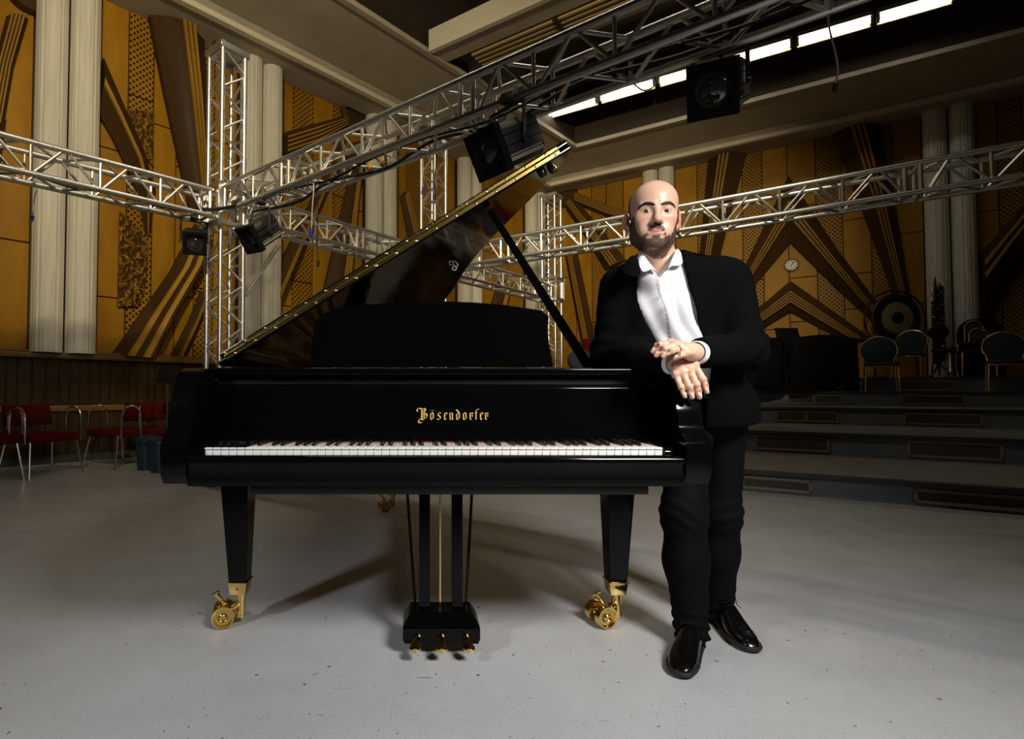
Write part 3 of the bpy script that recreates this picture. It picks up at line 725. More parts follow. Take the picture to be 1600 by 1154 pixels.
# small upright numeral tag at the lid edge, bumper and latch
def on_lid_under(px, py):
    r = ray(px, py); c = Vector((0, 0, HC)); q = Vector((HX, 0, HZ)); t = (q - c).dot(en) / r.dot(en); p = c + r * t
    return ((p - q).dot(ex), p.y)
def text(body, size, name, m, parent, mw, ext=0.0004, font_shear=0.0):
    cu = bpy.data.curves.new(name, 'FONT'); cu.body = body; cu.size = size; cu.extrude = ext; cu.align_x = 'CENTER'; cu.align_y = 'CENTER'; cu.shear = font_shear
    o = bpy.data.objects.new('tmp', cu); COL.objects.link(o); dg = bpy.context.evaluated_depsgraph_get()
    me = bpy.data.meshes.new_from_object(o.evaluated_get(dg)); bpy.data.objects.remove(o)
    me.materials.clear(); me.materials.append(m); me.transform(mw); return link(name, me, parent)
u8, y8 = on_lid_under(709, 414); p8 = LP(u8, y8, -0.012)
text('8', 0.062, 'numeral', M_ivory, lid, Matrix.Translation(p8) @ Matrix.Rotation(R(25), 4, 'Y') @ Matrix.Rotation(R(90), 4, 'X'))
for px, py in ((846, 268), (862, 262)):
    u_, y_ = on_lid_under(px, py); b_ = MB(); b_.lathe([(0.016, 0), (0.016, 0.012), (0.01, 0.022)], LP(u_, y_, 0), -en, 12); b_.build('bumper', M_satin, lid, smooth=True)
u_, y_ = on_lid_under(861, 253); b_ = MB(); b_.lathe([(0.006, 0), (0.006, 0.02), (0.012, 0.024), (0.012, 0.03)], LP(u_, y_, 0), -en, 10); b_.build('hook_pin', M_brass, lid, smooth=True)
# prop stick
pt = Vector((0.262, 2.10, 0)); pt.z = HZ + (pt.x - HX) * math.tan(TH) - 0.008
pbm = Vector((0.735, 2.30, 0.935))
dv = (pt - pbm).normalized(); m = MB(); sd = dv.cross(Vector((0, 1, 0))).normalized()
rows = []
for f, w in ((0, 0.021), (0.05, 0.021), (0.5, 0.0165), (1.0, 0.012)):
    c = pbm.lerp(pt, f); rows.append([c + sd * w + Vector((0, -0.010, 0)), c + sd * w + Vector((0, 0.010, 0)), c - sd * w + Vector((0, 0.010, 0)), c - sd * w + Vector((0, -0.010, 0))])
m.grid(rows, close=True); m.f += [(0, 1, 2, 3), (15, 14, 13, 12)]; pr = m.build('lid_prop', M_lacquer, piano, bevel=0.004)
m = MB(); m.box((pbm.x - 0.03, pbm.y - 0.016, 0.90), (pbm.x + 0.03, pbm.y + 0.016, 0.945)); m.build('prop_hinge', M_satin, piano)
# legs with brass ferrules and double casters
def leg(xc, yf, side):
    """side: +1 treble, -1 bass; outer face tapers"""
    zt, zb = 0.612, 0.165
    xo_t, xi_t = xc + side * 0.068, xc - side * 0.045
    xo_b, xi_b = xc + side * 0.030, xc - side * 0.036
    m = MB(); m.hexa([(xo_b, yf, zb), (xi_b, yf, zb), (xi_b, yf + 0.068, zb), (xo_b, yf + 0.068, zb)], [(xo_t, yf - 0.012, zt), (xi_t, yf - 0.012, zt), (xi_t, yf + 0.10, zt), (xo_t, yf + 0.10, zt)])
    lg = m.build('leg', M_lacquer, piano, bevel=0.004)
    xa_, xb_ = sorted((xo_b, xi_b)); xm = (xa_ + xb_) / 2; ym = yf + 0.034
    m = MB(); m.hexa([(xa_ + 0.004, yf + 0.002, 0.118), (xb_ - 0.004, yf + 0.002, 0.118), (xb_ - 0.004, yf + 0.066, 0.118), (xa_ + 0.004, yf + 0.066, 0.118)], [(xa_ - 0.002, yf - 0.003, 0.164), (xb_ + 0.002, yf - 0.003, 0.164), (xb_ + 0.002, yf + 0.071, 0.164), (xa_ - 0.002, yf + 0.071, 0.164)])
    m.box((xa_ - 0.006, yf - 0.007, 0.163), (xb_ + 0.006, yf + 0.075, 0.168)); m.build('ferrule', M_brass, lg, bevel=0.002)
    m = MB(); m.lathe([(0.004, 0), (0.004, 0.002)], (xm, yf + 0.0, 0.142), (0, -1, 0.1), 8); m.build('ferrule_screw', M_black, lg)
    m = MB(); m.lathe([(0.017, 0.034), (0.018, 0.118)], (xm + 0.004, ym, 0), (0, 0, 1), 16); m.lathe([(0.019, 0.030), (0.019, 0.038)], (xm + 0.004, ym, 0), (0, 0, 1), 16); m.build('caster_post', M_brass, lg, smooth=True, angle=40)
    # wheels to the left of the post, axle pointing at the viewer and a little right
    ax = Vector((0.28, -0.96, 0)).normalized(); wc = Vector((xm - 0.058, ym - 0.012, 0.042))
    w = [(r_ * 0.84, h) for r_, h in [(0.001, 0.010), (0.012, 0.010), (0.0125, 0.016), (0.018, 0.013), (0.024, 0.004), (0.036, 0.004), (0.041, 0.014), (0.048, 0.015), (0.050, 0.010), (0.050, -0.012), (0.046, -0.014), (0.001, -0.014)]]
    for k, c in enumerate((wc + ax * 0.028, wc - ax * 0.036)):
        m = MB(); m.lathe([(r_, h) for r_, h in w], c, ax, 32); m.build('caster_wheel', M_brass, lg, smooth=True, angle=35)
    m = MB(); m.tube([wc - ax * 0.03, wc + ax * 0.03], 0.009, 10); m.tube([wc, (xm + 0.004, ym, 0.085)], 0.014, 10); m.build('caster_fork', M_brass, lg, smooth=True)
    m = MB(); p = wc + Vector((0.004, -0.006, 0.045)); q = p + Vector((-0.028, -0.012, 0.038)); m.tube([p, q], 0.008, 10); cr = Vector((0.8, -0.3, 0.55)).normalized(); m.tube([q - cr * 0.017, q + cr * 0.017], 0.005, 8); m.build('brake_screw', M_brass, lg, smooth=True)
    return lg
leg(at(374, 860, 2.09).x, 2.06, -1); leg(at(963, 860, 2.09).x, 2.06, 1)
leg(-0.22, 4.02, 1)
# lyre: two pillars, bevelled pedal box, three pedals, rods and braces
lx = at(689, 880, 1.88).x
m = MB()
for s in (-1, 1): m.box((lx + s * 0.056 - 0.019, 1.88, 0.145), (lx + s * 0.056 + 0.019, 1.92, 0.612))
m.box((lx - 0.056, 1.88, 0.545), (lx + 0.056, 1.92, 0.60))
m.build('lyre_pillars', M_lacquer, piano, bevel=0.003)
m = MB(); bw = 0.129
m.hexa([(lx - bw, 1.83, 0.053), (lx + bw, 1.83, 0.053), (lx + bw, 1.97, 0.053), (lx - bw, 1.97, 0.053)], [(lx - bw, 1.83, 0.096), (lx + bw, 1.83, 0.096), (lx + bw, 1.97, 0.096), (lx - bw, 1.97, 0.096)])
m.hexa([(lx - bw, 1.83, 0.097), (lx + bw, 1.83, 0.097), (lx + bw, 1.97, 0.097), (lx - bw, 1.97, 0.097)], [(lx - 0.104, 1.862, 0.138), (lx + 0.104, 1.862, 0.138), (lx + 0.104, 1.94, 0.142), (lx - 0.104, 1.94, 0.142)])
m.box((lx - bw + 0.004, 1.835, 0.042), (lx + bw - 0.004, 1.965, 0.053)); pbx = m.build('pedal_box', M_lacquer, piano, bevel=0.003)
for px in (652, 690, 729):
    x = at(px, 990, 1.80).x; s = (px - 690) / 39.0
    m = MB(); rows = []
    for y, w, z, dx in ((1.80, 0.010, 0.080, 0), (1.76, 0.010, 0.079, 0), (1.735, 0.011, 0.074, 0.0), (1.715, 0.015, 0.066, 0.003), (1.70, 0.0185, 0.060, 0.006), (1.685, 0.018, 0.056, 0.008), (1.675, 0.012, 0.054, 0.008)):
        c = x + dx * s; y = 1.83 - (1.76 - y) * 0.65; z -= 0.006; rows.append([(c - w, y, z - 0.006), (c - w, y, z + 0.002), (c - w * 0.4, y, z + 0.006), (c + w * 0.4, y, z + 0.006), (c + w, y, z + 0.002), (c + w, y, z - 0.006)])
    m.grid(rows, close=True); m.f += [tuple(range(6)), tuple(6 * 6 + k for k in range(5, -1, -1))]; m.build('pedal', M_brass, piano, smooth=True, angle=50)
rod('pedal_rod', (lx - 0.002, 1.90, 0.14), (lx - 0.002, 1.90, 0.62), 0.0035, M_brass, piano)
for s in (-1, 1): rod('lyre_brace', (lx + s * 0.090, 1.93, 0.145), (lx + s * 0.128, 2.05, 0.62), 0.0055, M_satin, piano)
# small brass plate on the bass cheek
m = MB(); p = at(304, 677, 1.66); m.box((p.x - 0.008, 1.650, p.z - 0.008), (p.x + 0.008, 1.655, p.z + 0.008)); m.build('lock_plate', M_brass_dull, piano)

# maker's name in gold black-letter, drawn with a broad nib (pen strokes in units of the lettering)
NIB = Vector((math.cos(R(38)), -math.sin(R(38))))
def fallpt(zx, zy, d=0.0):
    p = at(640 + zx / 11.43, 625 + zy / 11.43, 1.7515); f = (p.z - (FB0 + 0.05)) / (FB1 - 0.012 - FB0 - 0.05)
    return Vector((p.x, 1.750 + 0.006 * f - 0.0005 - d, p.z))
def letter(strokes):
    m = MB()
    for w, pts in strokes:
        n = NIB * (w / 2); k = len(pts)
        va = []
        for d in (-0.0004, 0.0006):
            for x_, y_ in pts: va += [fallpt(x_ - n.x, y_ - n.y, d), fallpt(x_ + n.x, y_ + n.y, d)]
        fs = []
        for i in range(k - 1):
            a_ = 2 * i; o_ = 2 * k
            fs += [(a_ + o_, a_ + 1 + o_, a_ + 3 + o_, a_ + 2 + o_), (a_, a_ + 2, a_ + 2 + o_, a_ + o_), (a_ + 1, a_ + 1 + o_, a_ + 3 + o_, a_ + 3)]
        m.add(va, fs)
    o = m.build('letter', M_goldleaf, fb, fix=False); return o
S = 24
def o_(x): return [(S, [(x, 232), (x, 330), (x + 22, 346)]), (S, [(x - 2, 236), (x + 22, 218), (x + 44, 240), (x + 44, 326), (x + 20, 346)])]
def e_(x): return [(S, [(x, 230), (x, 330), (x + 18, 346), (x + 40, 322)]), (S * .8, [(x, 236), (x + 26, 216), (x + 44, 244), (x + 6, 284)])]
def r_(x): return [(S, [(x - 8, 228), (x, 236), (x, 330), (x + 16, 344)]), (S, [(x + 6, 246), (x + 28, 222), (x + 46, 242)]), (S * .7, [(x + 30, 262), (x + 42, 290)])]
letter([(26, [(150, 200), (128, 178), (140, 150), (178, 144), (230, 158), (262, 144), (290, 172), (266, 214), (240, 236)]), (30, [(215, 168), (218, 250), (214, 330)]), (10, [(238, 176), (240, 320)]), (24, [(262, 166), (264, 326)]),
        (28, [(248, 236), (296, 240), (314, 280), (290, 320), (244, 348), (200, 330), (168, 340), (158, 372), (176, 402), (222, 396)])])
letter(o_(378) + [(18, [(376, 182), (384, 190)]), (18, [(418, 182), (426, 190)])])
letter([(S, [(556, 232), (530, 218), (508, 240), (512, 268), (545, 292), (552, 322), (526, 346), (494, 332)])])
letter(e_(624)); letter([(S, [(712, 230), (722, 240), (722, 330), (734, 344)]), (S, [(724, 248), (748, 222), (764, 242), (764, 330), (776, 344)])])
letter([(S, [(842, 240), (842, 328), (864, 346)]), (S, [(832, 166), (862, 196), (888, 232), (888, 322), (864, 346)]), (S * .8, [(842, 244), (866, 224), (886, 240)])])
letter(o_(962)); letter(r_(1084)); letter([(S, [(1186, 344), (1186, 190), (1204, 162), (1238, 160)]), (12, [(1164, 224), (1216, 220)])]); letter(e_(1266)); letter(r_(1356))
# ================================================================ implicit surfaces (numpy) for the figure
F32 = np.float32
def surface_nets(val, lo, h):
    """val: grid of signed distances (negative inside); returns vertices, quads"""
    val = val.copy()
    for ax in range(3):
        sl = [slice(None)] * 3
        for e in (0, -1): sl[ax] = e; val[tuple(sl)] = np.maximum(val[tuple(sl)], h * 0.5)
    nx, ny, nz = val.shape; ins = val < 0
    cs = (nx - 1, ny - 1, nz - 1)
    acc = np.zeros(cs + (3,), F32); cnt = np.zeros(cs, np.int16)
    cor = [(i, j, k) for i in (0, 1) for j in (0, 1) for k in (0, 1)]
    def sub(a, c): return a[c[0]:c[0] + cs[0], c[1]:c[1] + cs[1], c[2]:c[2] + cs[2]]
    anyin = np.zeros(cs, bool); allin = np.ones(cs, bool)
    for c in cor: s = sub(ins, c); anyin |= s; allin &= s
    act = anyin & ~allin; idx = np.argwhere(act); n = len(idx)
    pos = np.zeros((n, 3), F32); num = np.zeros(n, F32)
    def g(c): return val[idx[:, 0] + c[0], idx[:, 1] + c[1], idx[:, 2] + c[2]]
    for c in cor:
        for ax in range(3):
            if c[ax]: continue
            d = list(c); d[ax] = 1
            a = g(c); b = g(d); m = (a < 0) != (b < 0)
            t = np.where(m, a / np.where(m, a - b, 1), 0)
            p = np.array(c, F32)[None, :].repeat(n, 0); p[:, ax] += t
            pos += p * m[:, None]; num += m
    pos = (idx + pos / num[:, None]) * h + np.array(lo, F32)
    vid = np.full(cs, -1, np.int64); vid[act] = np.arange(n)
    quads = []
    for ax in range(3):
        sl0 = [slice(None)] * 3; sl1 = [slice(None)] * 3; sl0[ax] = slice(0, -1); sl1[ax] = slice(1, None)
        a = ins[tuple(sl0)]; b = ins[tuple(sl1)]
        e = np.argwhere(a != b); o1, o2 = [(1, 2), (2, 0), (0, 1)][ax]
        e = e[(e[:, o1] > 0) & (e[:, o2] > 0)]
        if not len(e): continue
        flip = a[e[:, 0], e[:, 1], e[:, 2]]
        q = []
        for d1, d2 in ((-1, -1), (0, -1), (0, 0), (-1, 0)):
            c = e.copy(); c[:, o1] += d1; c[:, o2] += d2; q.append(vid[c[:, 0], c[:, 1], c[:, 2]])
        q = np.stack(q, 1); q[~flip] = q[~flip][:, ::-1]
        quads.append(q)
    q = np.concatenate(quads); q = q[(q >= 0).all(1)]
    return pos, q
class Grid:
    def __init__(s, lo, hi, h):
        s.lo = np.array(lo, F32); s.h = h
        ax = [np.arange(l, u + h, h, dtype=F32) for l, u in zip(lo, hi)]
        s.x, s.y, s.z = np.meshgrid(*ax, indexing='ij', sparse=False)
    def local(s, M):
        """coordinates in the frame of matrix M"""
        m = np.array(M.inverted(), F32); g = Grid.__new__(Grid); g.h = s.h; g.lo = s.lo
        g.x = m[0, 0]*s.x + m[0, 1]*s.y + m[0, 2]*s.z + m[0, 3]
        g.y = m[1, 0]*s.x + m[1, 1]*s.y + m[1, 2]*s.z + m[1, 3]
        g.z = m[2, 0]*s.x + m[2, 1]*s.y + m[2, 2]*s.z + m[2, 3]
        return g
def smin(a, b, k):
    h = np.clip(0.5 + 0.5 * (b - a) / k, 0, 1); return b + (a - b) * h - k * h * (1 - h)
def smax(a, b, k): return -smin(-a, -b, k)
def ell(g, c, r):
    k = np.sqrt(((g.x - c[0]) / r[0])**2 + ((g.y - c[1]) / r[1])**2 + ((g.z - c[2]) / r[2])**2)
    k1 = np.sqrt(((g.x - c[0]) / r[0]**2)**2 + ((g.y - c[1]) / r[1]**2)**2 + ((g.z - c[2]) / r[2]**2)**2)
    return k * (k - 1) / np.maximum(k1, 1e-6)
def sph(g, c, r): return np.sqrt((g.x - c[0])**2 + (g.y - c[1])**2 + (g.z - c[2])**2) - r
def cap(g, a, b, ra, rb=None):
    rb = ra if rb is None else rb
    a = np.array(a, F32); b = np.array(b, F32); d = b - a; L = float(d @ d) or 1e-9
    t = np.clip(((g.x - a[0]) * d[0] + (g.y - a[1]) * d[1] + (g.z - a[2]) * d[2]) / L, 0, 1)
    return np.sqrt((g.x - a[0] - t*d[0])**2 + (g.y - a[1] - t*d[1])**2 + (g.z - a[2] - t*d[2])**2) - (ra + (rb - ra) * t)
def chain(g, pts, rs, k=0.02):
    v = None
    for i in range(len(pts) - 1):
        c = cap(g, pts[i], pts[i + 1], rs[i], rs[i + 1]); v = c if v is None else smin(v, c, k)
    return v
_rng = np.random.RandomState(5)
_waves = [(_rng.normal(size=3), _rng.uniform(0, 6.28)) for _ in range(24)]
def fuzz(g, freq, n=8, s=0):
    """cheap smooth noise in about -1..1"""
    v = 0
    for d, ph in _waves[s:s + n]:
        d = d / np.linalg.norm(d); v = v + np.sin((g.x * d[0] + g.y * d[1] + g.z * d[2]) * freq * (0.7 + 0.6 * (ph % 1)) + ph)
    return v / math.sqrt(n)
def pl(z, zs, xs):                        # piecewise linear
    return np.interp(z, zs, xs).astype(F32)
def net_object(name, parts, m, parent=None):
    """parts: list of (vertices, quads), joined into one mesh"""
    vs = []; fs = []; n = 0
    for p, q in parts: vs.append(p); fs.append(q + n); n += len(p)
    v = np.concatenate(vs); f = np.concatenate(fs)
    me = bpy.data.meshes.new(name); me.vertices.add(len(v)); me.vertices.foreach_set('co', v.astype(F32).ravel())
    me.loops.add(f.size); me.loops.foreach_set('vertex_index', f.ravel().astype(np.int32))
    me.polygons.add(len(f)); me.polygons.foreach_set('loop_start', np.arange(0, f.size, 4, dtype=np.int32))
    me.update(calc_edges=True); me.polygons.foreach_set('use_smooth', np.ones(len(f), bool))
    me.materials.append(m); return link(name, me, parent)
# ================================================================ the man at the piano
M_skin = mat('skin', (0.62, 0.36, 0.25), 0.42)
t = NT(M_skin); t.b.inputs['Subsurface Weight'].default_value = 0.12; t.b.inputs['Subsurface Radius'].default_value = (0.012, 0.005, 0.003); t.b.inputs['Subsurface Scale'].default_value = 0.6
at_ = t.n('ShaderNodeVertexColor', layer_name='tone'); v = t.coord('Object')
n1 = t.noise(v, 90, 4, 0.6); c = t.mix(t.math('MULTIPLY', n1, 0.22), at_.outputs['Color'], (0.45, 0.17, 0.10)); t.color(c); t.bump(t.noise(v, 420, 3), 0.12, 0.002)
M_beard = mat('beard_hair', (0.05, 0.028, 0.016), 0.6)
t = NT(M_beard); v = t.coord('Object', (1, 1, 0.45)); n1 = t.noise(v, 520, 4, 0.7); t.color(t.ramp(n1, [(0.35, (0.020, 0.011, 0.006)), (0.55, (0.07, 0.038, 0.02)), (0.72, (0.22, 0.125, 0.07))])); t.bump(n1, 0.8, 0.003); t.t.links.new(t.ramp(t.noise(t.coord('Object', (1, 1, 0.6)), 620, 3, 0.7), [(0.44, G3(0)), (0.54, G3(1))]), t.b.inputs['Alpha'])
M_brow = mat('brow_hair', (0.018, 0.011, 0.008), 0.6)
M_hair = mat('cropped_hair', (0.05, 0.035, 0.026), 0.7)
t = NT(M_hair); v = t.coord('Object'); n1 = t.noise(v, 500, 3, 0.7); t.color(t.ramp(n1, [(0.35, (0.03, 0.02, 0.014)), (0.7, (0.16, 0.095, 0.065))]))
M_eye = mat('eye_white', (0.72, 0.68, 0.64), 0.12)
M_iris = mat('iris', (0.035, 0.02, 0.012), 0.1)
M_shirt = mat('white_shirt', (0.80, 0.79, 0.81), 0.75)
t = NT(M_shirt); v = t.coord('Object'); t.bump(t.noise(v, 900, 2), 0.08, 0.001)
M_knit = mat('black_knit', (0.0024, 0.0025, 0.0026), 0.9, spec=0.06)
t = NT(M_knit); v = t.coord('Object'); w_ = t.n('ShaderNodeTexWave', bands_direction='Z'); t.t.links.new(v, w_.inputs['Vector']); w_.inputs['Scale'].default_value = 90; w_.inputs['Distortion'].default_value = 1.5; t.bump(w_.outputs['Fac'], 0.35, 0.002)
M_denim = mat('black_denim', (0.003, 0.0032, 0.0036), 0.8, spec=0.08)
t = NT(M_denim); v = t.coord('Object'); t.bump(t.noise(v, 700, 2), 0.15, 0.001)
M_leather = mat('black_leather', (0.003, 0.0027, 0.0025), 0.22, spec=0.4)
t = NT(M_leather); v = t.coord('Object'); n1 = t.noise(v, 60, 4); t.rough(t.ramp(n1, [(0.3, G3(0.15)), (0.7, G3(0.26))])); t.bump(n1, 0.06, 0.002)
M_sole = mat('shoe_sole', (0.012, 0.010, 0.009), 0.6)
J = lambda px, py, Y: np.array(at(px, py, Y), F32)
hipR, kneR, ankR = J(1075, 655, 1.98), J(1069, 800, 1.90), J(1082, 985, 1.91)
hipL, kneL, ankL = J(1128, 652, 2.04), J(1126, 800, 2.06), J(1123, 955, 2.11)
pel, belly, chest, neck0 = J(1098, 632, 2.0), J(1078, 562, 1.95), J(1056, 478, 1.93), J(1031, 408, 1.92)
shR, elR, wrR = J(968, 447, 1.95), J(953, 552, 1.95), J(1053, 571, 1.655)
shL, elL, wrL = J(1138, 437, 1.90), J(1166, 545, 1.80), J(1088, 555, 1.60)
def bounds(pts, pad):
    p = np.array(pts); return p.min(0) - pad, p.max(0) + pad
# ---- head
HM = Matrix.Translation(at(1020, 339, 1.86)) @ Matrix.Rotation(R(-14), 4, 'Z') @ Matrix.Rotation(R(3.0), 4, 'Y') @ Matrix.Rotation(R(4), 4, 'X')
HI = HM.inverted()
nk = HI @ Vector(tuple(float(c) for c in neck0)); nk = (nk.x, nk.y, nk.z)
def head_sdf(l):
    ax = np.abs(l.x); m = Grid.__new__(Grid); m.x, m.y, m.z, m.h, m.lo = ax, l.y, l.z, l.h, l.lo
    f = ell(l, (0, 0.018, 0.043), (0.0765, 0.098, 0.080))
    f = smin(f, ell(l, (0, -0.030, 0.040), (0.066, 0.062, 0.062)), 0.03)
    f = smin(f, ell(l, (0, -0.024, -0.022), (0.0690, 0.067, 0.070)), 0.03)
    f = smin(f, ell(l, (0, -0.020, -0.070), (0.0635, 0.062, 0.050)), 0.025)
    f = smin(f, ell(l, (0, -0.068, -0.098), (0.031, 0.023, 0.022)), 0.022)
    f = smin(f, sph(m, (0.047, 0.004, -0.066), 0.022), 0.03)
    f = smin(f, sph(m, (0.043, -0.058, -0.022), 0.021), 0.025)
    f = smin(f, ell(m, (0.030, -0.066, -0.062), (0.022, 0.020, 0.024)), 0.02)
    f = smin(f, cap(m, (0.010, -0.0845, 0.020), (0.044, -0.071, 0.021), 0.0095, 0.007), 0.014)
    f = smax(f, -ell(m, (0.0315, -0.104, 0.000), (0.019, 0.020, 0.0125)), 0.012)
    # nose
    f = smin(f, cap(l, (0, -0.0855, 0.014), (0, -0.1075, -0.030), 0.0075, 0.0105), 0.010)
    f = smin(f, ell(l, (0, -0.1085, -0.034), (0.0125, 0.0135, 0.0105)), 0.008)
    f = smin(f, ell(m, (0.0135, -0.0985, -0.0375), (0.0075, 0.0105, 0.0085)), 0.006)
    f = smax(f, -ell(m, (0.0068, -0.1065, -0.0465), (0.0038, 0.0055, 0.0032)), 0.003)
    # mouth
    f = smin(f, ell(l, (0, -0.076, -0.068), (0.030, 0.018, 0.024)), 0.014)
    f = smin(f, chain(m, [(0, -0.0930, -0.0650), (0.008, -0.0925, -0.0640), (0.0245, -0.0830, -0.0668)], [0.0030, 0.0034, 0.0018], 0.004), 0.005)
    f = smin(f, chain(m, [(0, -0.0915, -0.0750), (0.011, -0.0900, -0.0740), (0.022, -0.0825, -0.0680)], [0.0044, 0.0040, 0.0018], 0.004), 0.005)
    f = smax(f, -chain(m, [(0, -0.0995, -0.0692), (0.012, -0.0975, -0.0685), (0.0260, -0.0870, -0.0660)], [0.0022, 0.0022, 0.0014], 0.002), 0.0025)
    # eyelids
    lid = sph(m, (0.0315, -0.0765, 0.000), 0.0148)
    lid = smax(lid, -ell(m, (0.0320, -0.0925, -0.0012), (0.0142, 0.020, 0.0041)), 0.0015)
    f = smin(f, lid, 0.004)
    f = np.maximum(f, -sph(m, (0.0315, -0.0765, 0.0), 0.0128))
    # ears
    ear = ell(m, (0.0860, 0.014, -0.012), (0.0090, 0.019, 0.032)); ear = smin(ear, ell(m, (0.0765, 0.006, -0.036), (0.0065, 0.010, 0.011)), 0.01)
    ear = smax(ear, -ell(m, (0.0960, 0.004, -0.006), (0.0075, 0.0115, 0.020)), 0.005)
    f = smin(f, ear, 0.006)
    f = smin(f, cap(l, (0, 0.022, -0.055), (nk[0], nk[1] + 0.006, nk[2]), 0.057, 0.054), 0.022)
    return f
lo = at(960, 440, 1.74); 
g = Grid(*[np.array(a, F32) for a in ((at(1021, 333, 1.86) - Vector((0.125, 0.15, 0.21))), (at(1021, 333, 1.86) + Vector((0.14, 0.16, 0.15))))], 0.0024)
l = g.local(HM); fh = head_sdf(l)
head = surface_nets(fh, g.lo, g.h)
# beard, brows and cropped hair grow out of the same surface
ax_ = np.abs(l.x)
def sst(x, a, b): t_ = np.clip((x - a) / (b - a), 0, 1); return t_ * t_ * (3 - 2 * t_)
def beard_mask(x, y, z):
    ax = np.abs(x)
    upper = np.interp(ax, [0.0, 0.010, 0.024, 0.032, 0.046, 0.056, 0.062, 0.066, 0.08], [-0.0420, -0.0430, -0.051, -0.077, -0.079, -0.064, -0.044, -0.012, 0.0])
    m = sst(upper - z + 0.002 * np.sin(x * 420 + 3 * np.sin(z * 300)) + 0.0015 * np.sin(z * 510 + x * 250), -0.002, 0.008)
    m = m * (1 - sst(y, -0.004, 0.012)) * (1 - sst(ax, 0.0715, 0.0755))
    lips = 1 - sst(np.sqrt((ax / 0.0265)**2 + ((z + 0.0705) / 0.0095)**2), 0.85, 1.2)
    soul = 1 - sst(np.sqrt(((ax - 0.021) / 0.012)**2 + ((z + 0.085) / 0.008)**2), 0.5, 1.3)
    m = m * (1 - lips) * (1 - 0.9 * soul)
    return m * sst(z + 0.45 * np.clip(y + 0.06, 0, 1), -0.130, -0.108)
bm_ = beard_mask(l.x, l.y, l.z)
fb_ = fh - (0.0038 * bm_ - 0.0013) + 0.0009 * fuzz(l, 900, 8)
beard = surface_nets(np.maximum(fb_, -(fh + 0.004)), g.lo, g.h)
mm = Grid.__new__(Grid); mm.x, mm.y, mm.z = ax_, l.y, l.z
def brow2(x, z):
    best = None; P_ = [(0.012, 0.0185, 0.0040), (0.024, 0.0232, 0.0058), (0.038, 0.0250, 0.0056), (0.050, 0.0195, 0.0042), (0.057, 0.0120, 0.0022)]
    for (x0, z0, r0_), (x1, z1, r1_) in zip(P_, P_[1:]):
        dx_, dz_ = x1 - x0, z1 - z0; t_ = np.clip(((x - x0) * dx_ + (z - z0) * dz_) / (dx_ * dx_ + dz_ * dz_), 0, 1)
        d_ = np.sqrt((x - x0 - t_ * dx_)**2 + (z - z0 - t_ * dz_)**2) - (r0_ + (r1_ - r0_) * t_); best = d_ if best is None else np.minimum(best, d_)
    return best
br_ = brow2(ax_, l.z); br_ = np.maximum(np.maximum(br_, fh - 0.0028 * np.clip(-br_ / 0.003, 0.2, 1) + 0.0003 * fuzz(l, 1300, 6)), np.maximum(-(fh + 0.004), l.y + 0.03))
browR = surface_nets(np.where(l.x < 0, br_, 1), g.lo, g.h); browL = surface_nets(np.where(l.x > 0, br_, 1), g.lo, g.h)
hm_ = sst(l.y, -0.028, 0.012) * sst(-l.z, -0.094, -0.060) * sst(l.z, -0.055, -0.03) * sst(ax_, 0.045, 0.066) + sst(l.y, 0.06, 0.09) * sst(-l.z, -0.10, -0.07) * sst(l.z, -0.06, -0.03)
hm_ = np.clip(hm_, 0, 1) * (1 - sst(ax_, 0.0755, 0.0775) * (l.z < 0.03))
hair = surface_nets(np.maximum(fh - (0.0036 * hm_ - 0.0014) + 0.0005 * fuzz(l, 1000, 6, 8), -(fh + 0.004)), g.lo, g.h)
# ---- hands
def hand(lo, hi, wrist, fore, mcp, pip, tip, thumb, back, rr=0.0092):
    g = Grid(lo, hi, 0.0018); f = cap(g, fore, wrist, 0.029, 0.026)
    for i in range(4):
        f = smin(f, cap(g, wrist + (mcp[i] - wrist) * 0.15, mcp[i], 0.0175 if i in (1, 2) else 0.016, 0.0112), 0.016)
    for i in range(3): f = smin(f, cap(g, mcp[i], mcp[i + 1], 0.0100), 0.008)
    for i in range(4): f = smin(f, sph(g, mcp[i] + back * 0.0030, 0.0098), 0.006)
    fing = None
    for i in range(4):
        s = (1.0, 1.04, 1.0, 0.86)[i] * rr
        dip = pip[i] + (tip[i] - pip[i]) * 0.55 + back * 0.0018
        c = chain(g, [mcp[i], pip[i], dip, tip[i]], [s * 1.12, s * 1.0, s * 0.90, s * 0.78], 0.004)
        c = smin(c, sph(g, pip[i] + back * 0.001, s * 1.05), 0.004)
        nl = tip[i] + (dip - tip[i]) * 0.22 + back * s * 0.78                # nail bed
        c = smax(c, -sph(g, nl + back * 0.012, 0.0118), 0.0015)
        fing = c if fing is None else np.minimum(fing, c)
    f = smin(f, fing, 0.0045)
    f = smin(f, chain(g, thumb, [0.0145, 0.0112, 0.0095, 0.0078], 0.006), 0.010)
    for i in range(4):                                                       # tendons
        f = smin(f, cap(g, wrist + (mcp[i] - wrist) * 0.35 + back * 0.0115, mcp[i] + back * 0.0085, 0.0028), 0.006)
    f = f + 0.0004 * fuzz(g, 420, 8)
    return surface_nets(f, g.lo, g.h)
def V3(*a): return np.array(a, F32)
bkR = np.array(Vector((-0.05, -0.9, 0.4)).normalized(), F32)
mR = [J(1085, 570, 1.592), J(1077, 577, 1.590), J(1066, 581, 1.592), J(1056, 585, 1.598)]
pR = [J(1098, 592, 1.578), J(1088, 600, 1.573), J(1077, 604, 1.573), J(1064, 604, 1.580)]
tR = [J(1104.5, 612, 1.582), J(1093, 620, 1.577), J(1081.5, 620, 1.577), J(1070, 619, 1.582)]
wr = J(1057, 567, 1.628); fo = J(1018, 566, 1.74)
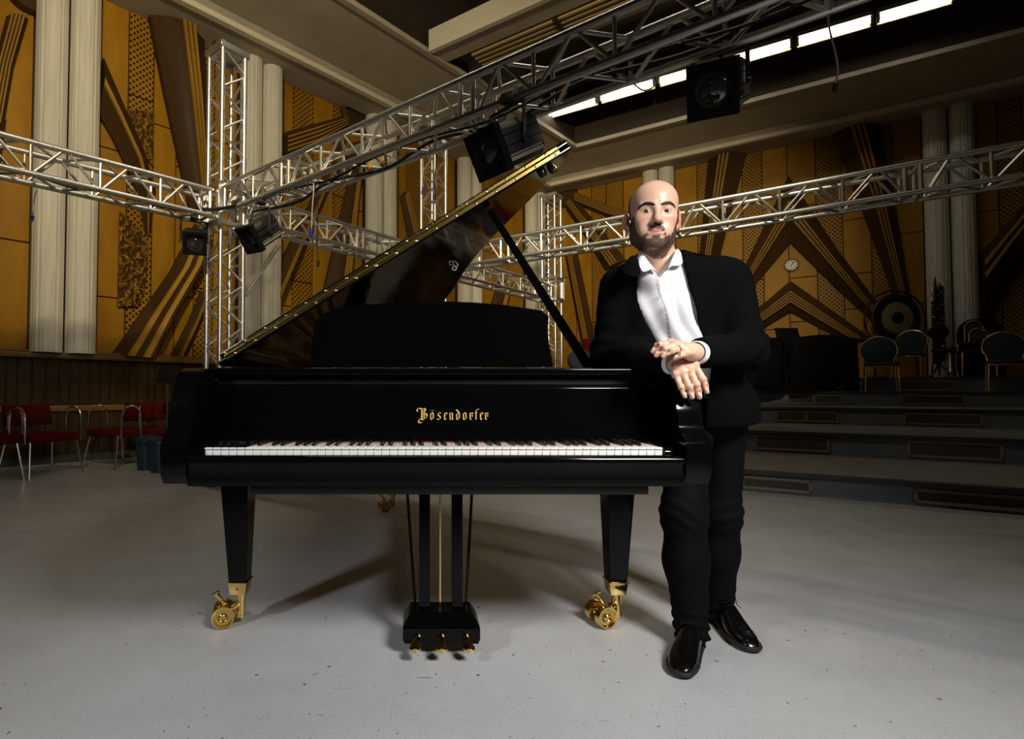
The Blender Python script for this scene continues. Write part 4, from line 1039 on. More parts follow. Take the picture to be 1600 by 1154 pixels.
thR = [J(1068, 566, 1.625), J(1082, 570, 1.625), J(1088, 584, 1.61), J(1090, 594, 1.60)]
loR, hiR = bounds([wr, fo] + mR + tR + thR, 0.035)
handR = hand(loR, hiR, wr, fo, mR, pR, tR, thR, bkR)
bkL = np.array(Vector((-0.10, -0.55, 0.83)).normalized(), F32)
mL = [J(1048, 536, 1.585), J(1056, 539, 1.572), J(1064, 544, 1.562), J(1072, 551.5, 1.556)]
pL = [J(1031, 539, 1.580), J(1039, 544, 1.560), J(1050, 548, 1.548), J(1063, 555, 1.546)]
tL = [J(1020, 549, 1.590), J(1025, 555, 1.572), J(1036, 556.5, 1.556), J(1054.5, 560, 1.552)]
wl = J(1083, 550, 1.588); fl0 = J(1112, 553, 1.66)
thL = [J(1066, 543, 1.605), J(1050, 538, 1.622), J(1036, 537, 1.628), J(1026, 539, 1.630)]
loL, hiL = bounds([wl, fl0] + mL + tL + thL, 0.035)
handL = hand(loL, hiL, wl, fl0, mL, pL, tL, thL, bkL, 0.0088)
# ---- the rest of the body, under the clothes
g = Grid(*bounds([hipR, ankR, ankL, neck0, shR, shL, elL, elR], 0.14), 0.010)
f = chain(g, [hipR, kneR, ankR], [0.066, 0.048, 0.036]); f = np.minimum(f, chain(g, [hipL, kneL, ankL], [0.066, 0.048, 0.036]))
f = smin(f, ell(g, pel, (0.135, 0.095, 0.11)), 0.05); f = smin(f, ell(g, belly, (0.135, 0.095, 0.13)), 0.06); f = smin(f, ell(g, chest, (0.15, 0.095, 0.15)), 0.06)
f = smin(f, chain(g, [shR, elR, wrR], [0.045, 0.038, 0.026]), 0.03); f = smin(f, chain(g, [shL, elL, wrL], [0.045, 0.038, 0.026]), 0.03)
f = smin(f, cap(g, chest, neck0 + V3(0, 0, 0.02), 0.085, 0.054), 0.03)
trunk = surface_nets(f, g.lo, g.h)
person = net_object('person', [head, handR, handL, trunk], M_skin)
tag(person, 'bald bearded man in black cardigan and white shirt leaning on the piano', 'person')
# skin tones
me = person.data; co = np.zeros(len(me.vertices) * 3, F32); me.vertices.foreach_get('co', co); co = co.reshape(-1, 3)
hi_ = np.array(HI, F32); lc = co @ hi_[:3, :3].T + hi_[:3, 3]
x, y, z = lc[:, 0], lc[:, 1], lc[:, 2]; ishead = (np.abs(x) < 0.12) & (z > -0.2) & (np.abs(y) < 0.16)
tone = np.tile(np.array((0.72, 0.45, 0.325, 1), F32), (len(co), 1))
def blend(mask, col):
    m_ = (mask * ishead)[:, None]; tone[:, :3] = tone[:, :3] * (1 - m_) + np.array(col, F32) * m_
blend(0.5 * sst(np.exp(-(((np.abs(x) - 0.045) / 0.02)**2 + ((z + 0.03) / 0.022)**2)) * (y < -0.02), 0.1, 0.9), (0.66, 0.30, 0.22))
blend(0.45 * np.exp(-((x / 0.016)**2 + ((z + 0.034) / 0.014)**2)) * (y < -0.08), (0.66, 0.28, 0.2))
blend(0.75 * sst(np.abs(x), 0.074, 0.082) * (np.abs(z + 0.01) < 0.05), (0.70, 0.24, 0.18))
blend(0.55 * beard_mask(x, y, z), (0.20, 0.125, 0.09))
blend(0.9 * (1 - sst(np.sqrt((x / 0.0245)**2 + ((z + 0.0692) / 0.0085)**2), 0.75, 1.08)) * (y < -0.07), (0.50, 0.15, 0.125))
blend(0.5 * (1 - sst(np.abs(z + 0.0690), 0.0, 0.0022)) * (np.abs(x) < 0.024) * (y < -0.07), (0.16, 0.04, 0.035))
blend(0.45 * np.exp(-(((np.abs(x) - 0.0315) / 0.02)**2 + ((z - 0.004) / 0.012)**2)) * (y < -0.05), (0.42, 0.21, 0.15))
blend(0.30 * sst(z, 0.03, 0.09) * sst(y, -0.04, 0.04), (0.50, 0.32, 0.24))
ca = me.color_attributes.new('tone', 'FLOAT_COLOR', 'POINT'); ca.data.foreach_set('color', tone.ravel())
net_object('beard', [beard], M_beard, person); net_object('eyebrow', [browR], M_brow, person); net_object('eyebrow', [browL], M_brow, person); net_object('hair', [hair], M_hair, person)
for s in (-1, 1):
    c = HM @ Vector((s * 0.0315, -0.0765, 0.0)); e = MB(); gz = (Vector((0, 0, HC + 0.05)) - c).normalized()
    e.lathe([(0.0126 * math.sin(a), 0.0126 * math.cos(a)) for a in [0.02 + i * (math.pi - 0.04) / 14 for i in range(15)]], c, gz, 20); eo = e.build('eye', M_eye, person, smooth=True, angle=180)
    e = MB(); e.lathe([(0.0001, 0.01305), (0.0035, 0.0129), (0.0068, 0.0113), (0.0072, 0.0098)], c, gz, 18); e.build('iris', M_iris, eo, smooth=True, angle=180)
# ---- trousers
g = Grid(*bounds([hipR, hipL, ankR, ankL, pel], 0.13), 0.005)
def leg_cloth(h_, k_, a_, s):
    f = chain(g, [h_, k_, k_ + (a_ - k_) * 0.4 + V3(0, 0.012, 0), a_], [0.086, 0.067, 0.067, 0.056], 0.05)
    up = np.clip((g.z - a_[2]) / 0.16, 0, 1); low = (1 - up)**2
    f = f + 0.0060 * low * np.sin(g.z * 165 + g.x * 30 * s + 1.6 * np.sin(g.x * 35 + g.y * 22))
    kn = np.exp(-((g.z - k_[2]) / 0.07)**2); f = f + 0.0026 * kn * np.sin((g.z + 0.45 * s * (g.x - k_[0])) * 130 + 1.5 * np.sin(g.x * 28))
    f = f + 0.0022 * fuzz(g, 38, 6, 4)
    return smax(f, a_[2] - 0.052 + 0.10 * (g.y - a_[1]) - g.z, 0.012)
f = np.minimum(leg_cloth(hipR, kneR, ankR, 1), leg_cloth(hipL, kneL, ankL, -1))
f = smin(f, ell(g, pel, (0.165, 0.122, 0.13)), 0.03)
f = np.maximum(f, g.z - 0.905)
net_object('trousers', [surface_nets(f, g.lo, g.h)], M_denim, person)
# ---- shirt
def torso(g, k):
    f = ell(g, pel, (0.165 + k, 0.122 + k, 0.13)); f = smin(f, ell(g, belly, (0.158 + k, 0.122 + k, 0.15)), 0.07)
    f = smin(f, ell(g, chest, (0.172 + k, 0.118 + k, 0.155)), 0.07)
    f = smin(f, cap(g, shR + V3(0.06, 0, 0.0), shL + V3(-0.06, 0, 0.0), 0.070 + k, 0.072 + k), 0.05)
    f = smin(f, cap(g, J(1014, 432, 1.862), J(1062, 428, 1.862), 0.046 + k, 0.046 + k), 0.04)
    return smin(f, cap(g, chest + V3(0, 0, 0.1), neck0 + V3(0, 0.01, -0.005), 0.085 + k, 0.062 + k), 0.05)
sh = lambda px, py: float(J(px, py, 1.80)[0])
g = Grid(*bounds([J(1000, 400, 1.76), J(1125, 640, 1.9), neck0, belly], 0.10), 0.0042)
dx = g.x - (float(J(1037, 430, 1.80)[0]) + (g.z - float(J(1037, 430, 1.80)[2])) * -0.29)            # distance from the placket, which runs down to the right
f = torso(g, 0.0) + 0.0032 * np.sin((g.x * 0.85 + g.z * 0.42) * 120 + 1.3 * np.sin(g.z * 18)) * sst(neck0[2] - g.z, 0.03, 0.2) + 0.003 * fuzz(g, 42, 6, 2)
f = f - 0.0030 * (np.abs(dx) < 0.017) * (g.y < chest[1])
front = g.y < neck0[1]
vneck = np.maximum(np.abs(g.x - float(J(1034, 420, 1.80)[0])) - np.clip((g.z - float(J(0, 433, 1.8)[2])) * 0.74, -0.05, 0.06), g.y - neck0[1])
f = np.maximum(f, -vneck); f = np.maximum(f, g.z - float(J(0, 396, 1.86)[2])); f = np.maximum(f, -cap(g, neck0 + V3(0, 0.01, 0.0), neck0 + V3(0, 0.01, 0.1), 0.052, 0.058))
zz_ = [float(J(0, y_, 1.8)[2]) for y_ in (665, 620, 575, 535, 500, 450, 400, 380)]
xa_, xb_ = [pl(g.z, zz_, [sh(a_, y_) for a_, y_ in zip(v_, (665, 620, 575, 535, 500, 450, 400, 380))]) for v_ in ((1080, 1066, 1030, 1012, 1000, 992, 990, 990), (1128, 1127, 1126, 1120, 1106, 1090, 1076, 1072))]
f = np.maximum(f, np.maximum(np.maximum(xa_ - g.x, g.x - xb_) * (g.y < chest[1]), 0.888 - g.z))
shirt = net_object('shirt', [surface_nets(f, g.lo, g.h)], M_shirt, person)
# shirt collar: a folded band round the neck with two points
def collar(name, tops, m, parent, thick=0.0025):
    """tops: list of (top point, fold point, lower point) rows going round the neck"""
    mb = MB(); rows = []
    for a, b, c in tops: rows.append([a, b, b + (c - b) * 0.5 + Vector((0, -0.003, 0.001)), c])
    mb.grid([[Vector(p) for p in r] for r in rows]); o = mb.build(name, m, parent, smooth=True, angle=75)
    md = o.modifiers.new('thick', 'SOLIDIFY'); md.thickness = thick; md.offset = 0
    sb = o.modifiers.new('sub', 'SUBSURF'); sb.levels = sb.render_levels = 1
    return o
A = lambda px, py, Y: at(px, py, Y)
nc = Vector(tuple(float(c) for c in neck0))
rows = [(A(1031, 429, 1.803), A(1022, 420, 1.801), A(1004, 428, 1.793)),
        (A(1014, 411, 1.815), A(1008, 403, 1.818), A(998, 416, 1.808)),
        (A(1006, 398, 1.838), A(1001, 389, 1.848), A(994, 405, 1.838)),
        (nc + Vector((-0.066, 0.01, 0.012)), nc + Vector((-0.070, 0.012, 0.036)), nc + Vector((-0.082, 0.014, 0.0))),
        (nc + Vector((-0.045, 0.056, 0.02)), nc + Vector((-0.048, 0.060, 0.045)), nc + Vector((-0.056, 0.070, 0.006))),
        (nc + Vector((0.0, 0.070, 0.02)), nc + Vector((0.0, 0.075, 0.048)), nc + Vector((0.0, 0.088, 0.006))),
        (nc + Vector((0.048, 0.052, 0.02)), nc + Vector((0.052, 0.056, 0.045)), nc + Vector((0.062, 0.066, 0.006))),
        (nc + Vector((0.066, 0.005, 0.016)), nc + Vector((0.071, 0.006, 0.042)), nc + Vector((0.083, 0.008, 0.004))),
        (A(1054, 394, 1.835), A(1058, 381, 1.843), A(1068, 400, 1.834)),
        (A(1047, 409, 1.812), A(1052, 398, 1.814), A(1068, 413, 1.802)),
        (A(1040, 429, 1.801), A(1045, 416, 1.801), A(1061, 416, 1.795))]
collar('shirt_collar', rows, M_shirt, shirt)
for k in range(5):
    f0 = k / 4; p = A(1043 + 25 * f0, 450 + 82 * f0, 1.790 - 0.012 * f0); b_ = MB(); b_.lathe([(0.0045, 0), (0.0045, 0.002), (0.001, 0.0025)], p, (0, -1, 0.1), 10); b_.build('button', M_shirt, shirt, smooth=True)
def cuff(name, a, b, r0, r1, m, parent, th=0.004):
    a = Vector(tuple(float(c) for c in a)); b = Vector(tuple(float(c) for c in b)); mb = MB(); d = (b - a)
    L = d.length; mb.lathe([(r0 - th, 0), (r0, 0), (r1, L * 0.94), (r1 - th * 0.3, L), (r1 - th, L), (r0 - th, 0.001)], a, d, 28); return mb.build(name, m, parent, smooth=True, angle=60)
cuff('shirt_cuff', wr + (fo - wr) * 0.42, wr + (fo - wr) * 0.07, 0.036, 0.0345, M_shirt, shirt)
cuff('shirt_cuff', wl + (fl0 - wl) * 0.50, wl + (fl0 - wl) * 0.10, 0.035, 0.0345, M_shirt, shirt)
m_ = MB(); b0, b1 = J(1092, 607, 1.86), J(1118, 606, 1.86)
# ---- belt
g = Grid(pel - V3(0.2, 0.16, -0.01), pel + V3(0.2, 0.16, 0.12), 0.006)
f = np.maximum(torso(g, 0.006), np.abs(g.z - 0.893) - 0.017)
belt = net_object('belt', [surface_nets(f, g.lo, g.h)], M_leather, person)
m_ = MB(); bc = A(1101, 611, 1.855); m_.box((bc.x - 0.004, bc.y - 0.004, bc.z - 0.022), (bc.x + 0.001, bc.y, bc.z + 0.012)); m_.box((bc.x - 0.004, bc.y - 0.004, bc.z - 0.022), (bc.x + 0.014, bc.y, bc.z - 0.019)); m_.build('belt_buckle', M_chrome, belt)
# ---- cardigan
g = Grid(*bounds([shR, shL, elR, elL, wrL, wrR, pel], 0.125), 0.005)
tor = torso(g, 0.016)
hem = pel + V3(0.03, 0.0, -0.05); tor = smin(tor, ell(g, hem, (0.150, 0.130, 0.16)), 0.06)
zs_ = [float(J(0, y_, 1.8)[2]) for y_ in (665, 620, 575, 535, 500, 450, 400, 380)]
xl = pl(g.z, zs_, [sh(1098, 665), sh(1082, 620), sh(1050, 575), sh(1030, 535), sh(1016, 500), sh(1006, 450), sh(1000, 400), sh(998, 380)])
xr = pl(g.z, zs_, [sh(1120, 665), sh(1119, 620), sh(1117, 575), sh(1108, 535), sh(1092, 500), sh(1078, 450), sh(1066, 400), sh(1063, 380)])
opening = np.maximum(np.maximum(xl - g.x, g.x - xr), g.y - (neck0[1] + 0.0))
inner = torso(g, 0.002)
tor = smin(tor, ell(g, J(1003, 535, 1.93), (0.085, 0.10, 0.15)), 0.05); tor = np.maximum(tor, -inner)                                            # a shell over the shirt
tor = smax(tor, -opening, 0.006)
tor = np.maximum(tor, -cap(g, neck0 + V3(0, 0, -0.03), neck0 + V3(0, 0, 0.15), 0.072, 0.078))
hemz = float(J(0, 662, 1.9)[2]); tor = smax(tor, hemz + 0.10 * (g.x - 1.14) - g.z, 0.008)
def sleeve(s_, e_, w_, rs, sg):
    end = w_
    f = chain(g, [s_, e_, end], rs, 0.03)
    el = np.exp(-((g.x - e_[0])**2 + (g.y - e_[1])**2 + (g.z - e_[2])**2) / 0.11**2)
    f = f + 0.0055 * el * np.sin((g.z * 0.8 + sg * g.x * 0.6 + g.y * 0.3) * 125 + 1.5 * np.sin(g.x * 26))
    d_ = end - e_; d_ = d_ / np.linalg.norm(d_); t_ = (g.x - end[0]) * d_[0] + (g.y - end[1]) * d_[1] + (g.z - end[2]) * d_[2]
    return f, t_
slR, tR_ = sleeve(shR, elR, wr + (fo - wr) * 0.17, [0.069, 0.062, 0.0415], 1)
slL, tL_ = sleeve(shL, elL, wl + (fl0 - wl) * 0.30, [0.072, 0.062, 0.0415], -1)
slR = np.maximum(slR, tR_ + 0.0); slL = np.maximum(slL, tL_ + 0.0)
f = smin(tor, smin(slR, 1.0 + 0 * slR, 0.01), 0.035); f = smin(f, slL, 0.035)
f = f + 0.0030 * fuzz(g, 30, 8, 6)
f = np.where((g.z > neck0[2] - 0.06), np.maximum(f, -cap(g, neck0 + V3(0, 0, -0.03), neck0 + V3(0, 0, 0.15), 0.072, 0.078)), f)
card = net_object('cardigan', [surface_nets(f, g.lo, g.h)], M_knit, person)
rows = [(A(1003, 440, 1.795), A(998, 418, 1.796), A(999, 438, 1.790)),
        (A(999, 415, 1.808), A(990, 404, 1.815), A(970, 428, 1.805)),
        (A(997, 400, 1.835), A(989, 393, 1.845), A(968, 420, 1.835)),
        (nc + Vector((-0.085, 0.02, 0.0)), nc + Vector((-0.092, 0.022, 0.022)), nc + Vector((-0.118, 0.03, -0.012))),
        (nc + Vector((-0.055, 0.075, 0.006)), nc + Vector((-0.060, 0.082, 0.03)), nc + Vector((-0.072, 0.105, -0.01))),
        (nc + Vector((0.0, 0.090, 0.006)), nc + Vector((0.0, 0.098, 0.032)), nc + Vector((0.0, 0.122, -0.01))),
        (nc + Vector((0.058, 0.072, 0.006)), nc + Vector((0.064, 0.079, 0.03)), nc + Vector((0.078, 0.10, -0.01))),
        (nc + Vector((0.086, 0.012, 0.0)), nc + Vector((0.093, 0.014, 0.024)), nc + Vector((0.120, 0.02, -0.010))),
        (A(1066, 396, 1.84), A(1072, 385, 1.85), A(1093, 398, 1.86)),
        (A(1070, 410, 1.812), A(1076, 397, 1.822), A(1090, 410, 1.822)),
        (A(1074, 432, 1.80), A(1080, 412, 1.802), A(1088, 415, 1.806))]
collar('cardigan_collar', rows, M_knit, card, 0.005)
# ring on the upper hand
d_ = pL[2] - mL[2]; rp_ = mL[2] + d_ * 0.32; m_ = MB(); m_.lathe([(0.0100, -0.0015), (0.0108, -0.0015), (0.0108, 0.0015), (0.0100, 0.0015)], tuple(float(c) for c in rp_), tuple(float(c) for c in d_), 20); m_.build('ring', M_satin, person, smooth=True)
# ---- shoes
def shoe(toe, heel, label=None):
    toe, heel = Vector(toe), Vector(heel); d = (toe - heel).normalized(); L = (toe - heel).length; sd = Vector((d.y, -d.x, 0))
    sec = [(0.0, .012, .058, 0), (.02, .027, .085, 0), (.07, .033, .100, 0), (.14, .034, .105, 0), (.24, .035, .104, 0), (.36, .036, .098, 0), (.48, .0395, .083, .002), (.60, .0435, .068, .003), (.72, .0450, .055, .003), (.83, .0415, .047, .002), (.92, .033, .040, 0), (.975, .021, .030, -.001), (1.0, .006, .016, -.001)]
    m = MB(); rows = []
    for s, w, h_, off in sec:
        row = []; z0 = 0.018
        for k in range(15):
            a = math.pi * k / 14; cx, cz = math.cos(a), math.sin(a)
            xx = w * (abs(cx) ** 0.8) * (1 if cx > 0 else -1); zz = z0 + (h_ - z0) * cz ** 0.72
            q = heel + d * (s * L) + sd * (xx + off); row.append((q.x, q.y, zz))
        rows.append(row)
    m.grid(rows, close=True); m.f += [tuple(range(15)), tuple(12 * 15 + k for k in range(14, -1, -1))]
    o = m.build('shoe', M_leather, person, smooth=True, angle=70); sb = o.modifiers.new('sub', 'SUBSURF'); sb.levels = sb.render_levels = 1
    m = MB(); rows = []
    for zz, ex_ in ((0.008, 0.0), (0.012, 0.0045), (0.020, 0.0045), (0.022, 0.0)):
        row = []
        for s, w, h_, off in sec: q = heel + d * (s * (L + 0.006)) + sd * (w + ex_ + off); row.append((q.x, q.y, zz))
        for s, w, h_, off in sec[::-1]: q = heel + d * (s * (L + 0.006)) - sd * (w + ex_ - off); row.append((q.x, q.y, zz))
        rows.append(row)
    m.grid(rows, close=True); n = len(rows[0]); m.f += [tuple(range(n)), tuple(3 * n + k for k in range(n - 1, -1, -1))]
    hb = [heel + d * a + sd * b for a, b in ((0.0, -.02), (0.0, .02), (.03, .036), (.075, .034), (.075, -.034), (.03, -.036))]
    m.add([(p.x, p.y, 0.0) for p in hb] + [(p.x, p.y, 0.010) for p in hb], [tuple(range(5, -1, -1)), tuple(range(6, 12))] + [(i, (i + 1) % 6, (i + 1) % 6 + 6, i + 6) for i in range(6)])
    fb2 = [heel + d * a + sd * b for a, b in ((.14, -.036), (.14, .036), (.23, .036), (.268, .018), (.268, -.018), (.23, -.036))]
    m.add([(p.x, p.y, 0.0) for p in fb2] + [(p.x, p.y, 0.010) for p in fb2], [tuple(range(5, -1, -1)), tuple(range(6, 12))] + [(i, (i + 1) % 6, (i + 1) % 6 + 6, i + 6) for i in range(6)])
    m.build('sole', M_sole, o, bevel=0.0015, seg=1)
    m = MB(); cp = lambda s, x_, z_: heel + d * (s * L) + sd * x_ + Vector((0, 0, z_))
    for i in range(5):
        s = 0.36 + i * 0.045; z_ = 0.1015 - i * 0.0066
        m.tube([cp(s, -.015, z_ - .004), cp(s + .01, 0, z_ + .003), cp(s, .015, z_ - .004)], 0.0016, 6)
    for sg in (-1, 1):
        m.tube([cp(.35, 0, .106), cp(.34, sg * .014, .113), cp(.33, sg * .028, .108), cp(.36, sg * .026, .099), cp(.36, sg * .006, .105)], 0.0015, 6)
        m.tube([cp(.35, 0, .106), cp(.38, sg * .02, .102), cp(.41, sg * .033, .088)], 0.0014, 6)
    m.build('laces', M_blackmatt, o, smooth=True)
    m = MB(); m.grid([[cp(.745 + .02 * math.cos(a * 1.0) * 0, .0447 * math.cos(a), 0.018 + (.0545 - .018) * math.sin(a) ** .72 + e) + d * dd for a in [math.pi * k / 12 for k in range(13)]] for dd, e in ((0, .0), (.002, .0012), (.004, 0.0))]); m.build('toe_cap_seam', M_leather, o, smooth=True)
    return o
shoe((0.788, 1.695, 0), (0.955, 1.935, 0))
shoe((1.112, 1.855, 0), (1.150, 2.140, 0))
# ================================================================ hanging spotlights
def frame_of(front, back, roll=0.0):
    front, back = Vector(front), Vector(back); f = (front - back).normalized(); x = f.cross(Vector((0, 0, 1))).normalized(); z = x.cross(f)
    m = Matrix.Identity(4); m.col[0][:3] = x; m.col[1][:3] = f; m.col[2][:3] = z; m.col[3][:3] = front
    return m @ Matrix.Rotation(R(roll), 4, 'Y')
def lantern(front, back, w, h, label, hang, roll=0.0, lens_r=0.36):
    """front = middle of the lens frame, back = middle of the rear; hang = z of the pipe it hangs from"""
    M = frame_of(front, back, roll); L = (Vector(front) - Vector(back)).length
    r0 = empty('stage_spotlight', local=True); r0.matrix_basis = M; tag(r0, label, 'spotlight', 'stage spotlights hung from the trusses')
    m = MB(); q = lambda x, y, z: (x, y, z)
    c = 0.18 * w
    sect = [(-w/2 + c, -h/2), (w/2 - c, -h/2), (w/2, -h/2 + c), (w/2, h/2 - c), (w/2 - c, h/2), (-w/2 + c, h/2), (-w/2, h/2 - c), (-w/2, -h/2 + c)]
    m.prism(sect, -L, -0.03, lambda a, b, d: (a * 0.93, d, b * 0.93)); m.build('housing', M_steelbox, r0, bevel=0.006, seg=1)
    for k in (-0.28, -0.05, 0.18):
        m = MB(); 
        for s in (-1, 1): m.box((s * w * 0.465 - 0.006, -L * 0.96, h * k), (s * w * 0.465 + 0.006, -0.05, h * k + 0.006))
        m.build('seam', M_blackmatt, r0)
    m = MB(); 
    for s in (-1, 1): m.box((s * w * 0.468 - 0.004, -L * 0.93, -h * 0.36), (s * w * 0.468 + 0.004, -0.05, -h * 0.23))
    m.build('vent_strip', M_strip, r0)
    m = MB(); t_ = 0.13 * w
    for lo, hi in (((-w/2, -0.05, h/2 - t_), (w/2, 0, h/2)), ((-w/2, -0.05, -h/2), (w/2, 0, -h/2 + t_)), ((-w/2, -0.05, -h/2 + t_), (-w/2 + t_, 0, h/2 - t_)), ((w/2 - t_, -0.05, -h/2 + t_), (w/2, 0, h/2 - t_))): m.box(lo, hi)
    rr_ = lens_r * w; ring = [(math.cos(2*math.pi*k/28) * rr_, math.sin(2*math.pi*k/28) * rr_) for k in range(28)]
    sq = [(max(-w/2 + t_, min(w/2 - t_, x * 9)), max(-h/2 + t_, min(h/2 - t_, z * 9))) for x, z in ring]
    m.grid([[(x, -0.012, z) for x, z in sq + sq[:1]], [(x, -0.018, z) for x, z in ring + ring[:1]], [(x, -0.06, z) for x, z in ring + ring[:1]]]); m.build('lens_frame', M_blackmatt, r0)
    m = MB(); m.lathe([(rr_ * math.sin(a), 0.42 * rr_ * math.cos(a)) for a in [R(90 - 8 * i) for i in range(11)] + [R(2)]], (0, -0.052, 0), (0, 1, 0), 28); m.build('lens', M_lens, r0, smooth=True, angle=180)
    MI = M.inverted(); mid = M @ Vector((0, -L * 0.5, 0)); topz = mid.z + h * 0.5 + 0.09
    m = MB()
    for s in (-1, 1):
        p = M @ Vector((s * (w / 2 + 0.012), -L * 0.5, 0)); p2 = Vector((p.x, p.y, topz))
        m.tube([MI @ p, MI @ p2], 0.011, 6); m.lathe([(0.02, 0), (0.02, 0.014)], MI @ p, (s, 0, 0), 10)
    pa = M @ Vector((w / 2 + 0.012, -L * 0.5, 0)); pb = M @ Vector((-w / 2 - 0.012, -L * 0.5, 0)); pa.z = pb.z = topz; m.tube([MI @ pa, MI @ pb], 0.011, 6)
    c0 = (pa + pb) / 2; m.tube([MI @ c0, MI @ Vector((c0.x, c0.y, max(hang, topz + 0.02)))], 0.010, 6); m.build('yoke', M_black, r0)
    m = MB(); cz = max(hang, topz + 0.02); m.tube([MI @ Vector((c0.x - 0.03, c0.y - 0.02, cz)), MI @ Vector((c0.x + 0.03, c0.y + 0.02, cz))], 0.032, 8); m.build('clamp', M_black, r0)
    return r0
ZB = ZT - TW / 2
lantern(at(305, 381, 5.15), at(301, 372, 5.45), 0.215, 0.215, 'small dark spotlight facing the camera, hung left of the left tower', ZB, 2)
lantern(at(388, 376, 4.75), at(425, 352, 4.98), 0.20, 0.24, 'dark boxy spotlight tilted down left, hung right of the left tower', ZB)
lantern(at(759, 241, 3.05), at(823, 214, 3.26), 0.24, 0.265, 'dark boxy spotlight hung above the raised piano lid', ZB)
lantern(at(1112, 141, 2.70), at(1136, 132, 2.98), 0.235, 0.265, 'large black spotlight with big round glass lens, upper right', ZB, -6)
# ================================================================ cables
def cable(name, pts, r, m, label, parent=None, cat='cable', n=10):
    P = [Vector(p) for p in pts]; out = []
    for i in range(len(P) - 1):
        p0 = P[max(i - 1, 0)]; p1 = P[i]; p2 = P[i + 1]; p3 = P[min(i + 2, len(P) - 1)]
        for k in range(n):
            t = k / n; out.append(0.5 * ((2 * p1) + (p2 - p0) * t + (2 * p0 - 5 * p1 + 4 * p2 - p3) * t * t + (3 * p1 - p0 - 3 * p2 + p3) * t ** 3))
    out.append(P[-1]); b = MB(); b.tube(out, r, 6); o = b.build(name, m, parent, smooth=True)
    if label: tag(o, label, cat)
    return o
def plug(o, p, m, l=0.045, r=0.011):
    b = MB(); p = Vector(p); b.lathe([(r * 0.6, 0), (r, 0.004), (r, -l * 0.6), (r * 0.75, -l)], p, (0.15, 0, 1), 10); b.build('plug', m, o, smooth=True, angle=50)
c_ = cable('cable', [at(490, 286, 4.42), at(490, 300, 4.42), at(488, 325, 4.42), at(487, 358, 4.42)], 0.0045, M_white_cable, 'pale cable with a blue plug dangling below the overhead truss'); plug(c_, at(487, 358, 4.42), M_blue, 0.06, 0.014)
c_ = cable('cable', [at(496, 298, 4.4), at(497, 330, 4.4), at(496, 370, 4.4), at(497, 408, 4.4)], 0.004, M_cable, 'thin black cable dangling below the overhead truss'); plug(c_, at(497.5, 408, 4.4), M_black, 0.045, 0.012)
c_ = cable('cable', [at(58, 296, 4.55), at(54, 310, 4.55), at(52, 325, 4.55), at(51, 338, 4.55)], 0.004, M_white_cable, 'pale cable with blue plug dangling from the far left truss'); plug(c_, at(51, 338, 4.55), M_blue, 0.045, 0.012)
c_ = cable('cable', [at(659, 232, 7.5), at(661, 260, 7.5), at(660, 280, 7.5), at(661, 293, 7.5)], 0.007, M_white_cable, 'cable with blue plug hanging on the tower behind the lid'); plug(c_, at(661, 293, 7.5), M_blue, 0.09, 0.02)
c_ = cable('cable', [at(680, 225, 7.45), at(682, 250, 7.45), at(679, 280, 7.45), at(680, 303, 7.45)], 0.009, M_cable, 'thick black cable hanging down the tower behind the lid'); plug(c_, at(680, 303, 7.45), M_black, 0.08, 0.022)
c_ = cable('cable', [at(1294, 18, 2.48), at(1296, 45, 2.47), at(1306, 85, 2.46), at(1309, 110, 2.46), at(1305, 133, 2.46)], 0.0042, M_white_cable, 'pale curled cord dangling alone at the upper right'); plug(c_, at(1305, 133, 2.46), M_steelbox, 0.03, 0.010)
cable('cable', [at(300, 326, 5.25), at(335, 327, 5.2), at(372, 320, 5.1), at(395, 308, 5.05), at(404, 296, 5.0)], 0.018, M_cable, 'thick black cable slung round the left tower')
h0 = hz(T1, ZB + 0.035)
cable('cable', [h0 + DA * (0.5 + 0.55 * i) + Vector((0.05 * (i % 2), 0.05, -0.05 * (i % 2) + 0.01 * i % 3)) for i in range(11)], 0.013, M_cable, 'black cable lying along the bottom of the overhead truss')
cable('cable', [h0 + DA * (0.7 + 0.5 * i) + Vector((-0.06, -0.03, -0.045 * ((i + 1) % 3 == 0) + 0.02)) for i in range(11)], 0.009, M_cable, 'thinner black cable sagging along the overhead truss')
cable('cable', [h0 - DB * (0.3 + 0.35 * i) + Vector((0.02 * (i % 3), 0, -0.03 * (i % 2))) for i in range(9)], 0.010, M_cable, 'black cable running along the bottom of the far left truss')
cable('cable', [at(566, 232, 4.25), at(600, 243, 4.22), at(635, 245, 4.15), at(657, 232, 4.1)], 0.005, M_white_cable, 'pale cable looping under the overhead truss by the yellow plugs')
for px, py, d, w_ in ((577, 263, 4.22, 'left'), (597, 256, 4.18, 'right')):
    b = MB(); p = at(px, py, d); b.lathe([(0.012, -0.02), (0.018, -0.012), (0.018, 0.016), (0.010, 0.028)], p, (0.6, -0.6, 0.4), 10); b.tube([p + Vector((0, 0, 0.01)), p + Vector((0.01, 0.02, 0.07))], 0.005, 6)
    tag(b.build('power_plug', M_orange, smooth=True), w_ + 'hand yellow plug tied under the overhead truss', 'plug')
cable('cable', [at(1028, 112, 2.95), at(1022, 134, 2.95), at(1005, 141, 2.98), at(986, 127, 3.05)], 0.005, M_white_cable, 'pale cable looping below the overhead truss near the tube lamps')
